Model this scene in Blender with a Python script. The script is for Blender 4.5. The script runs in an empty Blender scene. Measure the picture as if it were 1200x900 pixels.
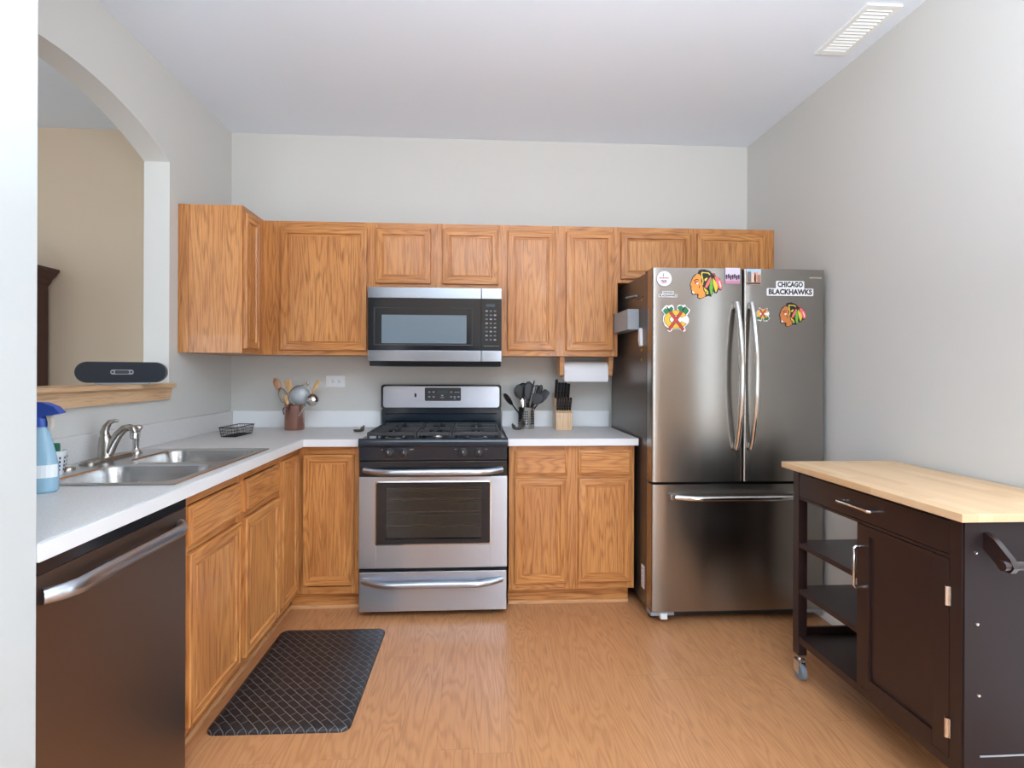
import bpy, bmesh, math, random
from mathutils import Vector, Matrix
random.seed(7)
PI = math.pi
C = bpy.context.scene.collection
scene = bpy.context.scene

# ------------------------------------------------------------------ camera, world, light, exposure
cam_d = bpy.data.cameras.new('camera')
cam = bpy.data.objects.new('camera', cam_d); C.objects.link(cam)
cam_d.sensor_width = 36.0
cam_d.lens = 628.382 / 1200 * 36
cam_d.shift_x = (600 - 591.296) / 1200
cam_d.shift_y = (435.858 - 450) / 1200
cam_d.clip_start = 0.02
cam.location = (1.5321, -3.4749, 1.2675)
cam.rotation_euler = (Matrix.Rotation(-0.0565, 4, 'Z') @ Matrix.Rotation(PI/2, 4, 'X') @ Matrix.Rotation(0.0035, 4, 'Z')).to_euler()
scene.camera = cam
vs = scene.view_settings
vs.view_transform = 'Standard'; vs.look = 'None'; vs.gamma = 1.0; vs.use_curve_mapping = False
vs.exposure = -0.02
W_ = bpy.data.worlds.new('world'); scene.world = W_; W_.use_nodes = True
W_.node_tree.nodes['Background'].inputs[0].default_value = (0.75, 0.87, 1.0, 1)
W_.node_tree.nodes['Background'].inputs[1].default_value = 1.2

def area(name, loc, aim, sx, sy, power, col):
    d = bpy.data.lights.new(name, 'AREA'); d.shape = 'RECTANGLE'; d.size = sx; d.size_y = sy
    d.energy = power; d.color = col
    o = bpy.data.objects.new(name, d); C.objects.link(o); o.location = loc
    o.rotation_euler = (Vector(aim) - Vector(loc)).to_track_quat('-Z', 'Y').to_euler()
    return o
ROOM_X0, ROOM_X1, ROOM_Y1 = -4.3, 4.9, -6.8
W, H = 3.343, 2.77
# light added at unseen windows of the open plan space behind the camera
area('fill_big_window', (-2.2, ROOM_Y1+.06, 1.0), (-2.2, 0, 1.0), 2.2, 1.7, 66, (0.77, 0.89, 1.0))
area('fill_side_window', (ROOM_X0+.06, -4.6, 1.4), (0, -4.6, 1.4), 2.2, 1.9, 62, (0.77, 0.89, 1.0))
area('fill_hall_window', (ROOM_X1-.06, -4.3, 1.45), (0, -3.4, 1.45), 2.2, 1.9, 68, (0.75, 0.895, 1.0))  # added light from the right, brightens the left wall and cabinets
area('daylight_patio_door', (W+.03, -2.24, 1.06), (0, -2.24, 1.06), .54, 2.0, 9, (0.82, 0.91, 1.0))
area('fill_right_window', (2.75, ROOM_Y1+.06, 1.0), (2.75, 0, 1.0), .9, 1.7, 48, (0.80, 0.90, 1.0))  # added low frontal fill, reaches under the wall cabinets
area('daylight_sidelight_left', (.17, ROOM_Y1+.06, 1.1), (.17, 0, 1.1), .16, 1.95, 1.5, (0.9, 0.95, 1.0))
area('daylight_sidelight_right', (1.63, ROOM_Y1+.06, 1.1), (1.63, 0, 1.1), .12, 1.95, 1.0, (0.9, 0.95, 1.0))
# added fill light behind the camera, turned up to bounce off the ceiling
area('bounce_fill_light', (1.7, -4.1, 1.5), (1.7, -4.1, 3), 1.3, .9, 240, (0.80, 0.905, 1.0))
LAMP_POWER = 14

# ------------------------------------------------------------------ mesh helpers
class MB:
    def __init__(s): s.bm = bmesh.new(); s.mats = []; s.wn = False
    def mi(s, m):
        if m not in s.mats: s.mats.append(m)
        return s.mats.index(m)
    def face(s, pts, m):
        f = s.bm.faces.new([s.bm.verts.new(p) for p in pts]); f.material_index = s.mi(m); return f
    def box(s, x0, x1, y0, y1, z0, z1, m, bev=0, seg=2):
        v = [s.bm.verts.new(p) for p in ((x0,y0,z0),(x1,y0,z0),(x1,y1,z0),(x0,y1,z0),(x0,y0,z1),(x1,y0,z1),(x1,y1,z1),(x0,y1,z1))]
        fs = [s.bm.faces.new([v[i] for i in q]) for q in ((3,2,1,0),(4,5,6,7),(0,1,5,4),(1,2,6,5),(2,3,7,6),(3,0,4,7))]
        k = s.mi(m)
        for f in fs: f.material_index = k
        if bev:
            s.wn = True
            es = list({e for f in fs for e in f.edges})
            bmesh.ops.bevel(s.bm, geom=es, offset=bev, segments=seg, affect='EDGES', profile=.5, material=-1)
        return s
    def loft(s, rings, m, cap0=True, cap1=True, loop=False):
        k = s.mi(m); R = [[s.bm.verts.new(p) for p in r] for r in rings]; n = len(R[0])
        pairs = list(zip(R, R[1:])) + ([(R[-1], R[0])] if loop else [])
        for a, b in pairs:
            for i in range(n):
                j = (i+1) % n
                try: s.bm.faces.new((a[i], a[j], b[j], b[i])).material_index = k
                except ValueError: pass
        if not loop:
            if cap0: s.bm.faces.new(R[0][::-1]).material_index = k
            if cap1: s.bm.faces.new(R[-1]).material_index = k
        return s
    def lathe(s, prof, c, m, seg=28, axis='Z', cap0=True, cap1=True, sx=1, sy=1):
        rings = []
        for r, h in prof:
            r = max(r, 1e-4); ring = []
            for i in range(seg):
                a = 2*PI*i/seg; u, v = r*math.cos(a)*sx, r*math.sin(a)*sy
                ring.append({'Z': (c[0]+u, c[1]+v, c[2]+h), 'Y': (c[0]+u, c[1]+h, c[2]+v), 'X': (c[0]+h, c[1]+u, c[2]+v)}[axis])
            rings.append(ring)
        return s.loft(rings, m, cap0, cap1)
    def tube(s, pts, r, m, seg=10, cap=True, loop=False, flat=1.0):
        P = [Vector(p) for p in pts]; n = len(P); rs = r if isinstance(r, (list, tuple)) else [r]*n
        T = []
        for i in range(n):
            if loop: t = P[(i+1) % n] - P[i-1]
            else: t = P[min(i+1, n-1)] - P[max(i-1, 0)]
            T.append(t.normalized())
        up = Vector((0,0,1)) if abs(T[0].z) < .9 else Vector((0,1,0))
        N = (up - T[0]*up.dot(T[0])).normalized(); rings = []
        for i in range(n):
            N = (N - T[i]*N.dot(T[i])).normalized(); B = T[i].cross(N)
            rings.append([P[i] + (N*math.cos(2*PI*k/seg)*flat + B*math.sin(2*PI*k/seg))*rs[i] for k in range(seg)])
        return s.loft(rings, m, cap, cap, loop)
    def prism(s, poly, f, w0, w1, m, bottom=True):
        """poly of (u, v); f(u, v, w) -> point"""
        k = s.mi(m)
        a = [s.bm.verts.new(f(u, v, w0)) for u, v in poly]; b = [s.bm.verts.new(f(u, v, w1)) for u, v in poly]
        n = len(poly)
        for i in range(n):
            j = (i+1) % n; s.bm.faces.new((a[i], a[j], b[j], b[i])).material_index = k
        s.bm.faces.new(b).material_index = k
        if bottom: s.bm.faces.new(a[::-1]).material_index = k
        return s
    def ball(s, c, r, m, sx=1, sy=1, sz=1, seg=16):
        rings = []
        for i in range(1, 9):
            t = -PI/2 + PI*i/9
            rings.append([(c[0]+r*sx*math.cos(t)*math.cos(2*PI*k/seg), c[1]+r*sy*math.cos(t)*math.sin(2*PI*k/seg), c[2]+r*sz*math.sin(t)) for k in range(seg)])
        return s.loft(rings, m)
    def blade(s, p, d, n, prof, th, m, seg=12):
        """flattened form along d, facing n; prof = (distance, half width[, bend along n])"""
        p, d, n = Vector(p), Vector(d).normalized(), Vector(n)
        n = (n - d*n.dot(d)).normalized(); sd = d.cross(n); rings = []
        for q in prof:
            b = q[2] if len(q) > 2 else 0
            c = p + d*q[0] + n*b; t = min(th, q[1])
            rings.append([c + sd*q[1]*math.cos(2*PI*k/seg) + n*t*math.sin(2*PI*k/seg) for k in range(seg)])
        return s.loft(rings, m)
    def build(s, name, parent=None, loc=(0,0,0), rotz=0, label=None, kind=None, sharp=35, rot=None):
        bmesh.ops.recalc_face_normals(s.bm, faces=s.bm.faces[:])
        me = bpy.data.meshes.new(name); s.bm.to_mesh(me); s.bm.free()
        for m in s.mats: me.materials.append(m)
        me.polygons.foreach_set('use_smooth', [True]*len(me.polygons))
        me.set_sharp_from_angle(angle=math.radians(sharp))
        o = bpy.data.objects.new(name, me); C.objects.link(o)
        o.location = loc; o.rotation_euler = rot if rot else (0,0,rotz)
        if s.wn:
            w = o.modifiers.new('weighted_normal', 'WEIGHTED_NORMAL'); w.keep_sharp = True; w.weight = 100
        if parent: o.parent = parent
        if label: o['label'] = label
        if kind: o['kind'] = kind
        return o
def B(*a, **k): return MB().box(*a, **k)
def thing(name, label, cat, loc=(0,0,0), rotz=0, group=None):
    o = bpy.data.objects.new(name, None); C.objects.link(o); o.empty_display_size = .05
    o.location = loc; o.rotation_euler = (0,0,rotz); o['label'] = label; o['category'] = cat
    if group: o['group'] = group
    return o
def tag(o, label, cat, group=None):
    o['label'] = label; o['category'] = cat
    if group: o['group'] = group
    return o
def rrect(cx, cy, hx, hy, r, k=6):
    out = []
    for qx, qy, a0 in ((1,1,0), (-1,1,PI/2), (-1,-1,PI), (1,-1,1.5*PI)):
        for i in range(k+1):
            a = a0 + PI/2*i/k
            out.append((cx+qx*(hx-r)+r*math.cos(a), cy+qy*(hy-r)+r*math.sin(a)))
    return out
def text_polys(mb, s, size, f, m, bold=0.0, width=None):
    """adds the letters of s to mb; f(u, v) -> point, centred"""
    cu = bpy.data.curves.new('t', 'FONT'); cu.body = s; cu.size = size; cu.align_x = 'CENTER'; cu.align_y = 'CENTER'
    cu.offset = bold; cu.resolution_u = 3
    o = bpy.data.objects.new('t', cu); C.objects.link(o)
    dg = bpy.context.evaluated_depsgraph_get(); dg.update()
    me = o.evaluated_get(dg).to_mesh(); k = mb.mi(m)
    vx = [v.co.copy() for v in me.vertices]
    sc = 1
    if width and vx:
        sc = width / (max(v.x for v in vx) - min(v.x for v in vx))
    V = [mb.bm.verts.new(f(v.x*sc, v.y)) for v in vx]
    for p in me.polygons:
        try: mb.bm.faces.new([V[i] for i in p.vertices]).material_index = k
        except ValueError: pass
    o.evaluated_get(dg).to_mesh_clear()
    bpy.data.objects.remove(o); bpy.data.curves.remove(cu)

# ------------------------------------------------------------------ materials
def mat(name, col, rough=.5, metal=0, coat=0, trans=0, emit=None, est=1, spec=None, alpha=None):
    m = bpy.data.materials.new(name); m.use_nodes = True
    b = m.node_tree.nodes['Principled BSDF']
    b.inputs['Base Color'].default_value = (*col, 1); b.inputs['Roughness'].default_value = rough
    b.inputs['Metallic'].default_value = metal; b.inputs['Coat Weight'].default_value = coat
    b.inputs['Transmission Weight'].default_value = trans
    if spec is not None: b.inputs['Specular IOR Level'].default_value = spec
    if emit: b.inputs['Emission Color'].default_value = (*emit, 1); b.inputs['Emission Strength'].default_value = est
    return m
def s2l(r, g, b):
    return tuple((c/255/12.92 if c/255 <= .04045 else ((c/255+.055)/1.055)**2.4) for c in (r, g, b))
class NT:
    def __init__(s, m): s.t = m.node_tree; s.b = s.t.nodes['Principled BSDF']
    def n(s, typ, **k):
        nd = s.t.nodes.new(typ)
        for a, v in k.items(): setattr(nd, a, v)
        return nd
    def l(s, a, b): s.t.links.new(a, b)
    def math(s, op, a, b=None, c=None):
        nd = s.n('ShaderNodeMath', operation=op)
        for i, v in enumerate((a, b, c)):
            if v is None: continue
            if isinstance(v, (int, float)): nd.inputs[i].default_value = v
            else: s.l(v, nd.inputs[i])
        return nd.outputs[0]
    def noise(s, vec, scale=1, detail=2, rough=.5, dist=0):
        nd = s.n('ShaderNodeTexNoise'); nd.inputs['Scale'].default_value = scale; nd.inputs['Detail'].default_value = detail
        nd.inputs['Roughness'].default_value = rough; nd.inputs['Distortion'].default_value = dist
        if vec is not None: s.l(vec, nd.inputs['Vector'])
        return nd.outputs['Fac']
    def vmul(s, vec, v):
        nd = s.n('ShaderNodeVectorMath', operation='MULTIPLY'); s.l(vec, nd.inputs[0]); nd.inputs[1].default_value = v
        return nd.outputs[0]
    def ramp(s, fac, stops):
        nd = s.n('ShaderNodeValToRGB'); e = nd.color_ramp.elements
        while len(e) < len(stops): e.new(.5)
        for i, (p, c) in enumerate(stops): e[i].position = p; e[i].color = (*c, 1)
        s.l(fac, nd.inputs[0]); return nd.outputs[0]
    def mix(s, fac, a, b, typ='MIX'):
        nd = s.n('ShaderNodeMix', data_type='RGBA', blend_type=typ)
        for i, v in ((0, fac), (6, a), (7, b)):
            if isinstance(v, (int, float)): nd.inputs[i].default_value = v
            elif isinstance(v, tuple): nd.inputs[i].default_value = (*v, 1)
            else: s.l(v, nd.inputs[i])
        return nd.outputs[2]
    def bump(s, h, st, dist=.001):
        nd = s.n('ShaderNodeBump'); nd.inputs['Strength'].default_value = st; nd.inputs['Distance'].default_value = dist
        s.l(h, nd.inputs['Height']); s.l(nd.outputs[0], s.b.inputs['Normal'])
def oak(name, light, dark, axis, k=1.0, rough=.38, coat=.15):
    m = mat(name, light, rough, coat=coat); t = NT(m)
    tc = t.n('ShaderNodeTexCoord').outputs['Object']; rnd = t.n('ShaderNodeObjectInfo').outputs['Random']
    off = t.n('ShaderNodeCombineXYZ'); r1 = t.math('MULTIPLY', rnd, 31.0)
    for i in range(3): t.l(r1, off.inputs[i])
    ad = t.n('ShaderNodeVectorMath', operation='ADD'); t.l(tc, ad.inputs[0]); t.l(off.outputs[0], ad.inputs[1]); v = ad.outputs[0]
    def sc(a, b): return tuple(b if i == axis else a for i in range(3))
    n1 = t.noise(t.vmul(v, sc(8.5*k, .8*k)), 1, 2, .5, .2)
    ring = t.math('SINE', t.math('MULTIPLY', n1, 110.0))
    ring = t.math('POWER', t.math('MULTIPLY_ADD', ring, .5, .5), 2.2)
    fine = t.noise(t.vmul(v, sc(190, 7)), 1, 3, .6)
    pore = t.ramp(fine, [(.5, (0,0,0)), (.66, (1,1,1))])
    big = t.noise(t.vmul(v, sc(6, 1.5)), 1, 1)
    base = t.mix(t.ramp(big, [(.3, (0,0,0)), (.7, (1,1,1))]), light, tuple(a*.6+b*.4 for a, b in zip(light, dark)))
    mk = t.math('MULTIPLY', ring, t.math('MULTIPLY_ADD', fine, 1.0, .0))
    c = t.mix(mk, base, dark); c = t.mix(t.math('MULTIPLY', pore, .5), c, tuple(x*.6 for x in dark))
    t.l(c, t.b.inputs['Base Color']); t.bump(fine, .12)
    return m
OL, OD = s2l(214, 149, 85), s2l(150, 84, 36)
OAKV, OAKH, OAKY = oak('oak_vertical', OL, OD, 2), oak('oak_horizontal', OL, OD, 0), oak('oak_depth', OL, OD, 1)
SILL = oak('sill_oak', s2l(222, 184, 143), s2l(196, 150, 108), 1, .6)
PALE = oak('pale_wood', s2l(226, 190, 150), s2l(200, 160, 118), 2, 1.5)
SPOONW = oak('spoon_wood', s2l(224, 182, 128), s2l(196, 146, 92), 2, 2)
SPOOND = oak('spoon_wood_dark', s2l(190, 130, 80), s2l(150, 95, 55), 2, 2)

def floor_mat():
    m = mat('laminate_floor', (.5,.3,.15), .33, coat=.0); t = NT(m)
    tc = t.n('ShaderNodeTexCoord').outputs['Object']; sp = t.n('ShaderNodeSeparateXYZ'); t.l(tc, sp.inputs[0])
    xi = t.math('DIVIDE', sp.outputs[0], .128); ix = t.math('FLOOR', xi); fx = t.math('FRACT', xi)
    wn = t.n('ShaderNodeTexWhiteNoise', noise_dimensions='1D'); t.l(ix, wn.inputs['W']); r = wn.outputs['Value']
    yi = t.math('MULTIPLY_ADD', r, 3.7, t.math('DIVIDE', sp.outputs[1], 1.2)); iy = t.math('FLOOR', yi); fy = t.math('FRACT', yi)
    w2 = t.n('ShaderNodeTexWhiteNoise', noise_dimensions='2D'); cb = t.n('ShaderNodeCombineXYZ'); t.l(ix, cb.inputs[0]); t.l(iy, cb.inputs[1])
    t.l(cb.outputs[0], w2.inputs['Vector']); r2 = w2.outputs['Value']
    gv = t.n('ShaderNodeCombineXYZ')
    t.l(sp.outputs[0], gv.inputs[0]); t.l(sp.outputs[1], gv.inputs[1]); t.l(t.math('MULTIPLY', r2, 23.0), gv.inputs[2])
    n1 = t.noise(t.vmul(gv.outputs[0], (9, 1.1, 1)), 1, 2, .45, .25)
    ring = t.math('POWER', t.math('MULTIPLY_ADD', t.math('SINE', t.math('MULTIPLY', n1, 120.0)), .5, .5), 2.0)
    fine = t.noise(t.vmul(gv.outputs[0], (170, 8, 1)), 1, 3, .6)
    L, D = s2l(203, 145, 98), s2l(166, 110, 69)
    c = t.mix(t.math('MULTIPLY', ring, t.math('MULTIPLY_ADD', fine, .85, .05)), L, D)
    c = t.mix(t.math('MULTIPLY', t.ramp(fine, [(.5, (0,0,0)), (.68, (1,1,1))]), .3), c, s2l(150, 100, 64))
    c = t.mix(t.math('MULTIPLY', r2, .22), c, s2l(180, 126, 84))
    sm = t.math('MAXIMUM', t.math('LESS_THAN', fx, .010), t.math('LESS_THAN', fy, .0016))
    c = t.mix(t.math('MULTIPLY', sm, .35), c, s2l(120, 80, 50))
    t.l(c, t.b.inputs['Base Color']); t.bump(fine, .05)
    return m
FLOOR = floor_mat()
def paint(name, col, rough=.6, bs=.04):
    m = mat(name, col, rough); t = NT(m)
    tc = t.n('ShaderNodeTexCoord').outputs['Object']
    t.bump(t.noise(tc, 220, 2), bs, .002); return m
WALL = paint('wall_paint', s2l(207, 205, 200)); STRIP = paint('wall_end_paint', s2l(196, 200, 198)); CEIL = paint('ceiling_paint', s2l(232, 240, 250)); TAN = paint('tan_paint', s2l(208, 188, 163))
WHITEP = paint('white_trim', s2l(238, 240, 238), .4)
def counter_mat():
    m = mat('laminate_counter', s2l(205,203,199), .4); t = NT(m); tc = t.n('ShaderNodeTexCoord').outputs['Object']
    n = t.noise(tc, 260, 2, .7)
    t.l(t.mix(t.ramp(n, [(.42, (0,0,0)), (.6, (1,1,1))]), s2l(203,201,198), s2l(217,215,213)), t.b.inputs['Base Color']); return m
COUNTER = counter_mat()
SPLASH = mat('laminate_splash', s2l(240,241,242), .35)
COUNTER_E = mat('laminate_edge', s2l(228,229,230), .35)
def steel(name, col, rough, st=.25, axis=0, sc=(3, 3, 420), an=0):
    m = mat(name, col, rough, 1); t = NT(m)
    if an:
        tg = t.n('ShaderNodeTangent', direction_type='RADIAL', axis='Z'); t.l(tg.outputs[0], t.b.inputs['Tangent'])
        t.b.inputs['Anisotropic'].default_value = an; t.b.inputs['Anisotropic Rotation'].default_value = .25
    tc = t.n('ShaderNodeTexCoord').outputs['Object']
    n = t.noise(t.vmul(tc, sc), 1, 3, .7)
    smudge = t.noise(tc, 3.0, 3, .6)
    t.l(t.math('MULTIPLY_ADD', smudge, .07, rough-.035), t.b.inputs['Roughness'])
    t.bump(n, st, .0006); return m
STEEL = steel('brushed_steel', s2l(188, 194, 204), .30, .05, an=.8)
MSTEEL = steel('microwave_steel', s2l(156, 161, 168), .25, .04, an=.6)
FSTEEL = steel('fridge_steel', s2l(160, 156, 151), .25, .05, an=.8)
DSTEEL = steel('dark_steel', s2l(142, 126, 116), .42, .1, sc=(3,3,420), an=.6)
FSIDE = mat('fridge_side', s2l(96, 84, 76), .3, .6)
SINKM = steel('sink_steel', s2l(200, 200, 200), .26, .15, sc=(60, 60, 60))
CHROME = mat('chrome', s2l(215, 214, 212), .13, 1)
NICKEL = mat('nickel', s2l(170, 165, 158), .25, 1)
BLACK = mat('black_gloss', (.012, .014, .018), .12); BLACKM = mat('black_matte', (.02, .02, .022), .45)
IRON = mat('cast_iron', (.03, .03, .033), .5)
NAVY = mat('range_enamel', (.008, .017, .028), .17, coat=.15)
RUBBER = mat('rubber', (.03,.03,.03), .7)
PLASTW = mat('white_plastic', s2l(236, 238, 240), .4); PLASTG = mat('grey_plastic', s2l(150,155,160), .45)
PAPER = mat('paper', s2l(236, 238, 242), .9)
NYLON = mat('black_nylon', (.008, .008, .009), .45); NYLONG = mat('grey_nylon', (.035, .038, .045), .45)
EXPR = mat('espresso', s2l(42, 26, 24), .36, coat=.08); EXPRD = mat('espresso_side', s2l(40, 30, 31), .55, spec=.22)
COPPER = None
def copper():
    m = mat('hammered_copper', s2l(182, 138, 124), .2, 1); t = NT(m); tc = t.n('ShaderNodeTexCoord').outputs['Object']
    v = t.n('ShaderNodeTexVoronoi'); v.inputs['Scale'].default_value = 95; t.l(tc, v.inputs['Vector']); t.bump(v.outputs['Distance'], .5, .002); return m
COPPER = copper()
def butcher():
    m = mat('butcher_block', s2l(228,190,146), .4); t = NT(m); tc = t.n('ShaderNodeTexCoord').outputs['Object']
    sp = t.n('ShaderNodeSeparateXYZ'); t.l(tc, sp.inputs[0])
    ix = t.math('FLOOR', t.math('DIVIDE', sp.outputs[0], .042))
    wn = t.n('ShaderNodeTexWhiteNoise', noise_dimensions='1D'); t.l(ix, wn.inputs['W'])
    iy = t.math('FLOOR', t.math('MULTIPLY_ADD', wn.outputs['Value'], 5.0, t.math('DIVIDE', sp.outputs[1], .33)))
    cb = t.n('ShaderNodeCombineXYZ'); t.l(ix, cb.inputs[0]); t.l(iy, cb.inputs[1])
    w2 = t.n('ShaderNodeTexWhiteNoise', noise_dimensions='2D'); t.l(cb.outputs[0], w2.inputs['Vector'])
    fine = t.noise(t.vmul(tc, (110, 7, 110)), 1, 3, .6)
    c = t.mix(w2.outputs['Value'], s2l(232, 200, 160), s2l(214, 176, 132)); c = t.mix(t.math('MULTIPLY', fine, .35), c, s2l(190, 145, 100))
    t.l(c, t.b.inputs['Base Color']); return m
BUTCHER = butcher()
def mat_rubber():
    m = mat('basket_weave_mat', s2l(34, 31, 31), .42); t = NT(m); tc = t.n('ShaderNodeTexCoord').outputs['Object']
    mp = t.n('ShaderNodeMapping'); mp.inputs['Rotation'].default_value = (0, 0, PI/4); t.l(tc, mp.inputs['Vector'])
    br = t.n('ShaderNodeTexBrick'); t.l(mp.outputs[0], br.inputs['Vector'])
    br.inputs['Scale'].default_value = 1; br.inputs['Brick Width'].default_value = .056; br.inputs['Row Height'].default_value = .028
    br.inputs['Mortar Size'].default_value = .0014; br.inputs['Mortar Smooth'].default_value = .3
    br.inputs['Color1'].default_value = (*s2l(34,31,31),1); br.inputs['Color2'].default_value = (*s2l(44,38,36),1); br.inputs['Mortar'].default_value = (*s2l(104,104,108),1)
    t.l(br.outputs['Color'], t.b.inputs['Base Color'])
    t.bump(t.math('MULTIPLY', br.outputs['Fac'], -1.0), .8, .003); return m
MATR = mat_rubber()
def pane(name, tint, refl):
    m = bpy.data.materials.new(name); m.use_nodes = True; nt = m.node_tree; nt.nodes.clear()
    o = nt.nodes.new('ShaderNodeOutputMaterial'); mx = nt.nodes.new('ShaderNodeMixShader'); tr = nt.nodes.new('ShaderNodeBsdfTransparent'); gl = nt.nodes.new('ShaderNodeBsdfGlossy')
    tr.inputs[0].default_value = (*tint, 1); gl.inputs['Color'].default_value = (.6,.75,.95,1); gl.inputs['Roughness'].default_value = .06; mx.inputs[0].default_value = refl
    nt.links.new(tr.outputs[0], mx.inputs[1]); nt.links.new(gl.outputs[0], mx.inputs[2]); nt.links.new(mx.outputs[0], o.inputs[0]); return m
OVENGLASS = pane('oven_glass', (.5,.52,.53), .09)
MWSCREEN = mat('microwave_screen', s2l(112, 128, 140), .22); MWBEZEL = mat('microwave_bezel', s2l(48, 52, 58), .2)
OVENIN = mat('oven_interior', s2l(186, 188, 190), .5)
def col(r, g, b, rough=.45): return mat('c_%d_%d_%d' % (r, g, b), s2l(r, g, b), rough)
MK_W = col(235,235,238); MK_K = col(28,26,28); MK_O = col(236,150,60); MK_Y = col(240,186,50); MK_R = col(196,60,40); MK_G = col(40,120,75)
MK_P = col(232,110,110); MK_LG = col(110,180,60); MK_LY = col(226,205,70); MK_N = col(60,64,90); MK_BR = col(196,120,60)

# ------------------------------------------------------------------ the room
TW = .124
def struct(o): o['kind'] = 'structure'; return o
struct(B(ROOM_X0, ROOM_X1, ROOM_Y1, 0, -.1, 0, FLOOR).build('floor'))
struct(B(ROOM_X0, -TW, -5.2, 0, 0, .012, paint('carpet', s2l(205,200,192), .95, .5)).build('floor'))
struct(B(ROOM_X0, ROOM_X1, ROOM_Y1, 0, H, H+.1, CEIL).build('ceiling'))
struct(B(0, W+.12, 0, .12, 0, H, WALL).build('wall_back'))
struct(B(ROOM_X0, 0, 0, .12, 0, H, TAN).build('wall_far'))

struct(B(W+.12, ROOM_X1, -2.62, -2.5, 0, H, TAN).build('wall_hall'))
# left wall with the arched pass-through
TW, JY0, JY1, SILLZ, SP, PK = .124, -.688, -1.98, 1.19, 2.317, 2.458
def arch_wall():
    mb = MB(); n = 28
    for m, x0, x1 in ((WALL, -TW, 0),):
        mb.box(x0, x1, JY0, 0, 0, H, m); mb.box(x0, x1, -2.335, JY1, 0, H, m); mb.box(x0, x1, JY1, JY0, 0, SILLZ, m)
    c = (JY0+JY1)/2; hw = (JY0-JY1)/2; rise = PK-SP; R = (hw*hw+rise*rise)/(2*rise); zc = PK-R
    pts = []
    for i in range(n+1):
        y = JY1 + (JY0-JY1)*i/n; pts.append((y, zc+math.sqrt(R*R-(y-c)**2)))
    k = mb.mi(WALL)
    poly = pts + [(JY0, H), (JY1, H)]
    mb.prism(poly, lambda u, v, w: (w, u, v), -TW, 0, WALL)
    return mb.build('wall_left', sharp=25)
struct(arch_wall())
struct(B(-TW, .648, -2.455, -2.335, 0, H, STRIP, bev=.004).build('wall_front'))
# open plan space behind the camera
struct(B(ROOM_X0-.12, ROOM_X0, -3.5, .12, 0, H, TAN).build('wall_living'))
def holed(name, x0, x1, y0, y1, holes, m, ax):
    """wall slab with rectangular holes (a0, a1, z0, z1) along axis ax"""
    mb = MB(); edges = sorted(holes); cur = x0 if ax == 'x' else y0
    def seg(a, b, z0, z1):
        if b-a < 1e-4 or z1-z0 < 1e-4: return
        if ax == 'x': mb.box(a, b, y0, y1, z0, z1, m)
        else: mb.box(x0, x1, a, b, z0, z1, m)
    for a, b, z0, z1 in edges:
        seg(cur, a, 0, H); seg(a, b, 0, z0); seg(a, b, z1, H); cur = b
    seg(cur, x1 if ax == 'x' else y1, 0, H); return struct(mb.build(name))
holed('wall_rear', ROOM_X0, ROOM_X1, ROOM_Y1-.12, ROOM_Y1, [(-3.3,-1.1,.15,1.85), (.09,.25,.12,2.1), (.3,1.52,0,2.1), (1.57,1.69,.12,2.1), (2.28,3.22,.15,1.85)], TAN, 'x')
holed('wall_side', ROOM_X0-.12, ROOM_X0, ROOM_Y1, -3.5, [(-5.7,-3.51,.45,2.35)], TAN, 'y')
holed('wall_east', ROOM_X1, ROOM_X1+.12, ROOM_Y1, -2.62, [(-5.4,-3.2,.5,2.4)], TAN, 'y')
holed('wall_right', W, W+.12, -2.62, 0, [(-2.52,-1.96,.03,2.08)], WALL, 'y')
def window(name, a0, a1, z0, z1, ax, mull):
    mb = MB(); t = .05
    def bx(p, q, u, v):
        if ax == 'x': mb.box(p, q, ROOM_Y1-.02, ROOM_Y1+.03, u, v, WHITEP)
        elif ax == 'e': mb.box(ROOM_X1-.03, ROOM_X1+.02, p, q, u, v, WHITEP)
        else: mb.box(ROOM_X0-.02, ROOM_X0+.03, p, q, u, v, WHITEP)
    bx(a0-t, a0, z0-t, z1+t); bx(a1, a1+t, z0-t, z1+t); bx(a0, a1, z0-t, z0); bx(a0, a1, z1, z1+t)
    for k in range(1, mull): p = a0+(a1-a0)*k/mull; bx(p-.02, p+.02, z0, z1)
    return struct(mb.build(name))
window('window_1', -3.3, -1.1, .15, 1.85, 'x', 2); window('window_3', -5.7, -3.51, .45, 2.35, 'y', 2); window('window_4', 2.28, 3.22, .15, 1.85, 'x', 2); window('window_2', -5.4, -3.2, .5, 2.4, 'e', 3)  # unseen window frames, added around the fill lights
mb = MB(); mb.box(W-.004, W+.09, -1.96, -1.93, 0, 2.11, WHITEP); mb.box(W-.004, W+.09, -2.55, -2.52, 0, 2.11, WHITEP); mb.box(W-.004, W+.09, -2.52, -1.96, 2.08, 2.11, WHITEP); mb.box(W-.004, W+.09, -2.52, -1.96, 0, .03, WHITEP); struct(mb.build('door_2'))
dm = MB(); dm.box(.3, 1.52, ROOM_Y1-.08, ROOM_Y1-.03, 0, 2.1, mat('door_dark', s2l(92, 70, 56), .4))
dr = struct(dm.build('door_1')); MB().ball((1.42, ROOM_Y1, 1.0), .03, NICKEL).build('door_handle', dr)
def baseboard(name, *a): return struct(B(*a, 0, .085, WHITEP, bev=.003).build(name))
baseboard('baseboard_right', W-.013, W, -1.93, -.001)
baseboard('baseboard_far', ROOM_X0, -TW, -.013, 0)
# sill of the pass-through
sb = MB(); sb.box(-.17, .036, -2.334, -.684, 1.186, 1.206, SILL, bev=.003)
sill = struct(sb.build('trim_1'))
ap = MB(); y0, y1 = -2.334, -.655
ap.prism([(y0, 1.185), (-.692, 1.185), (-.708, 1.126), (y0, 1.126)], lambda u, v, w: (w, u, v), .001, .018, SILL)
ap.build('apron', sill)

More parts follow.
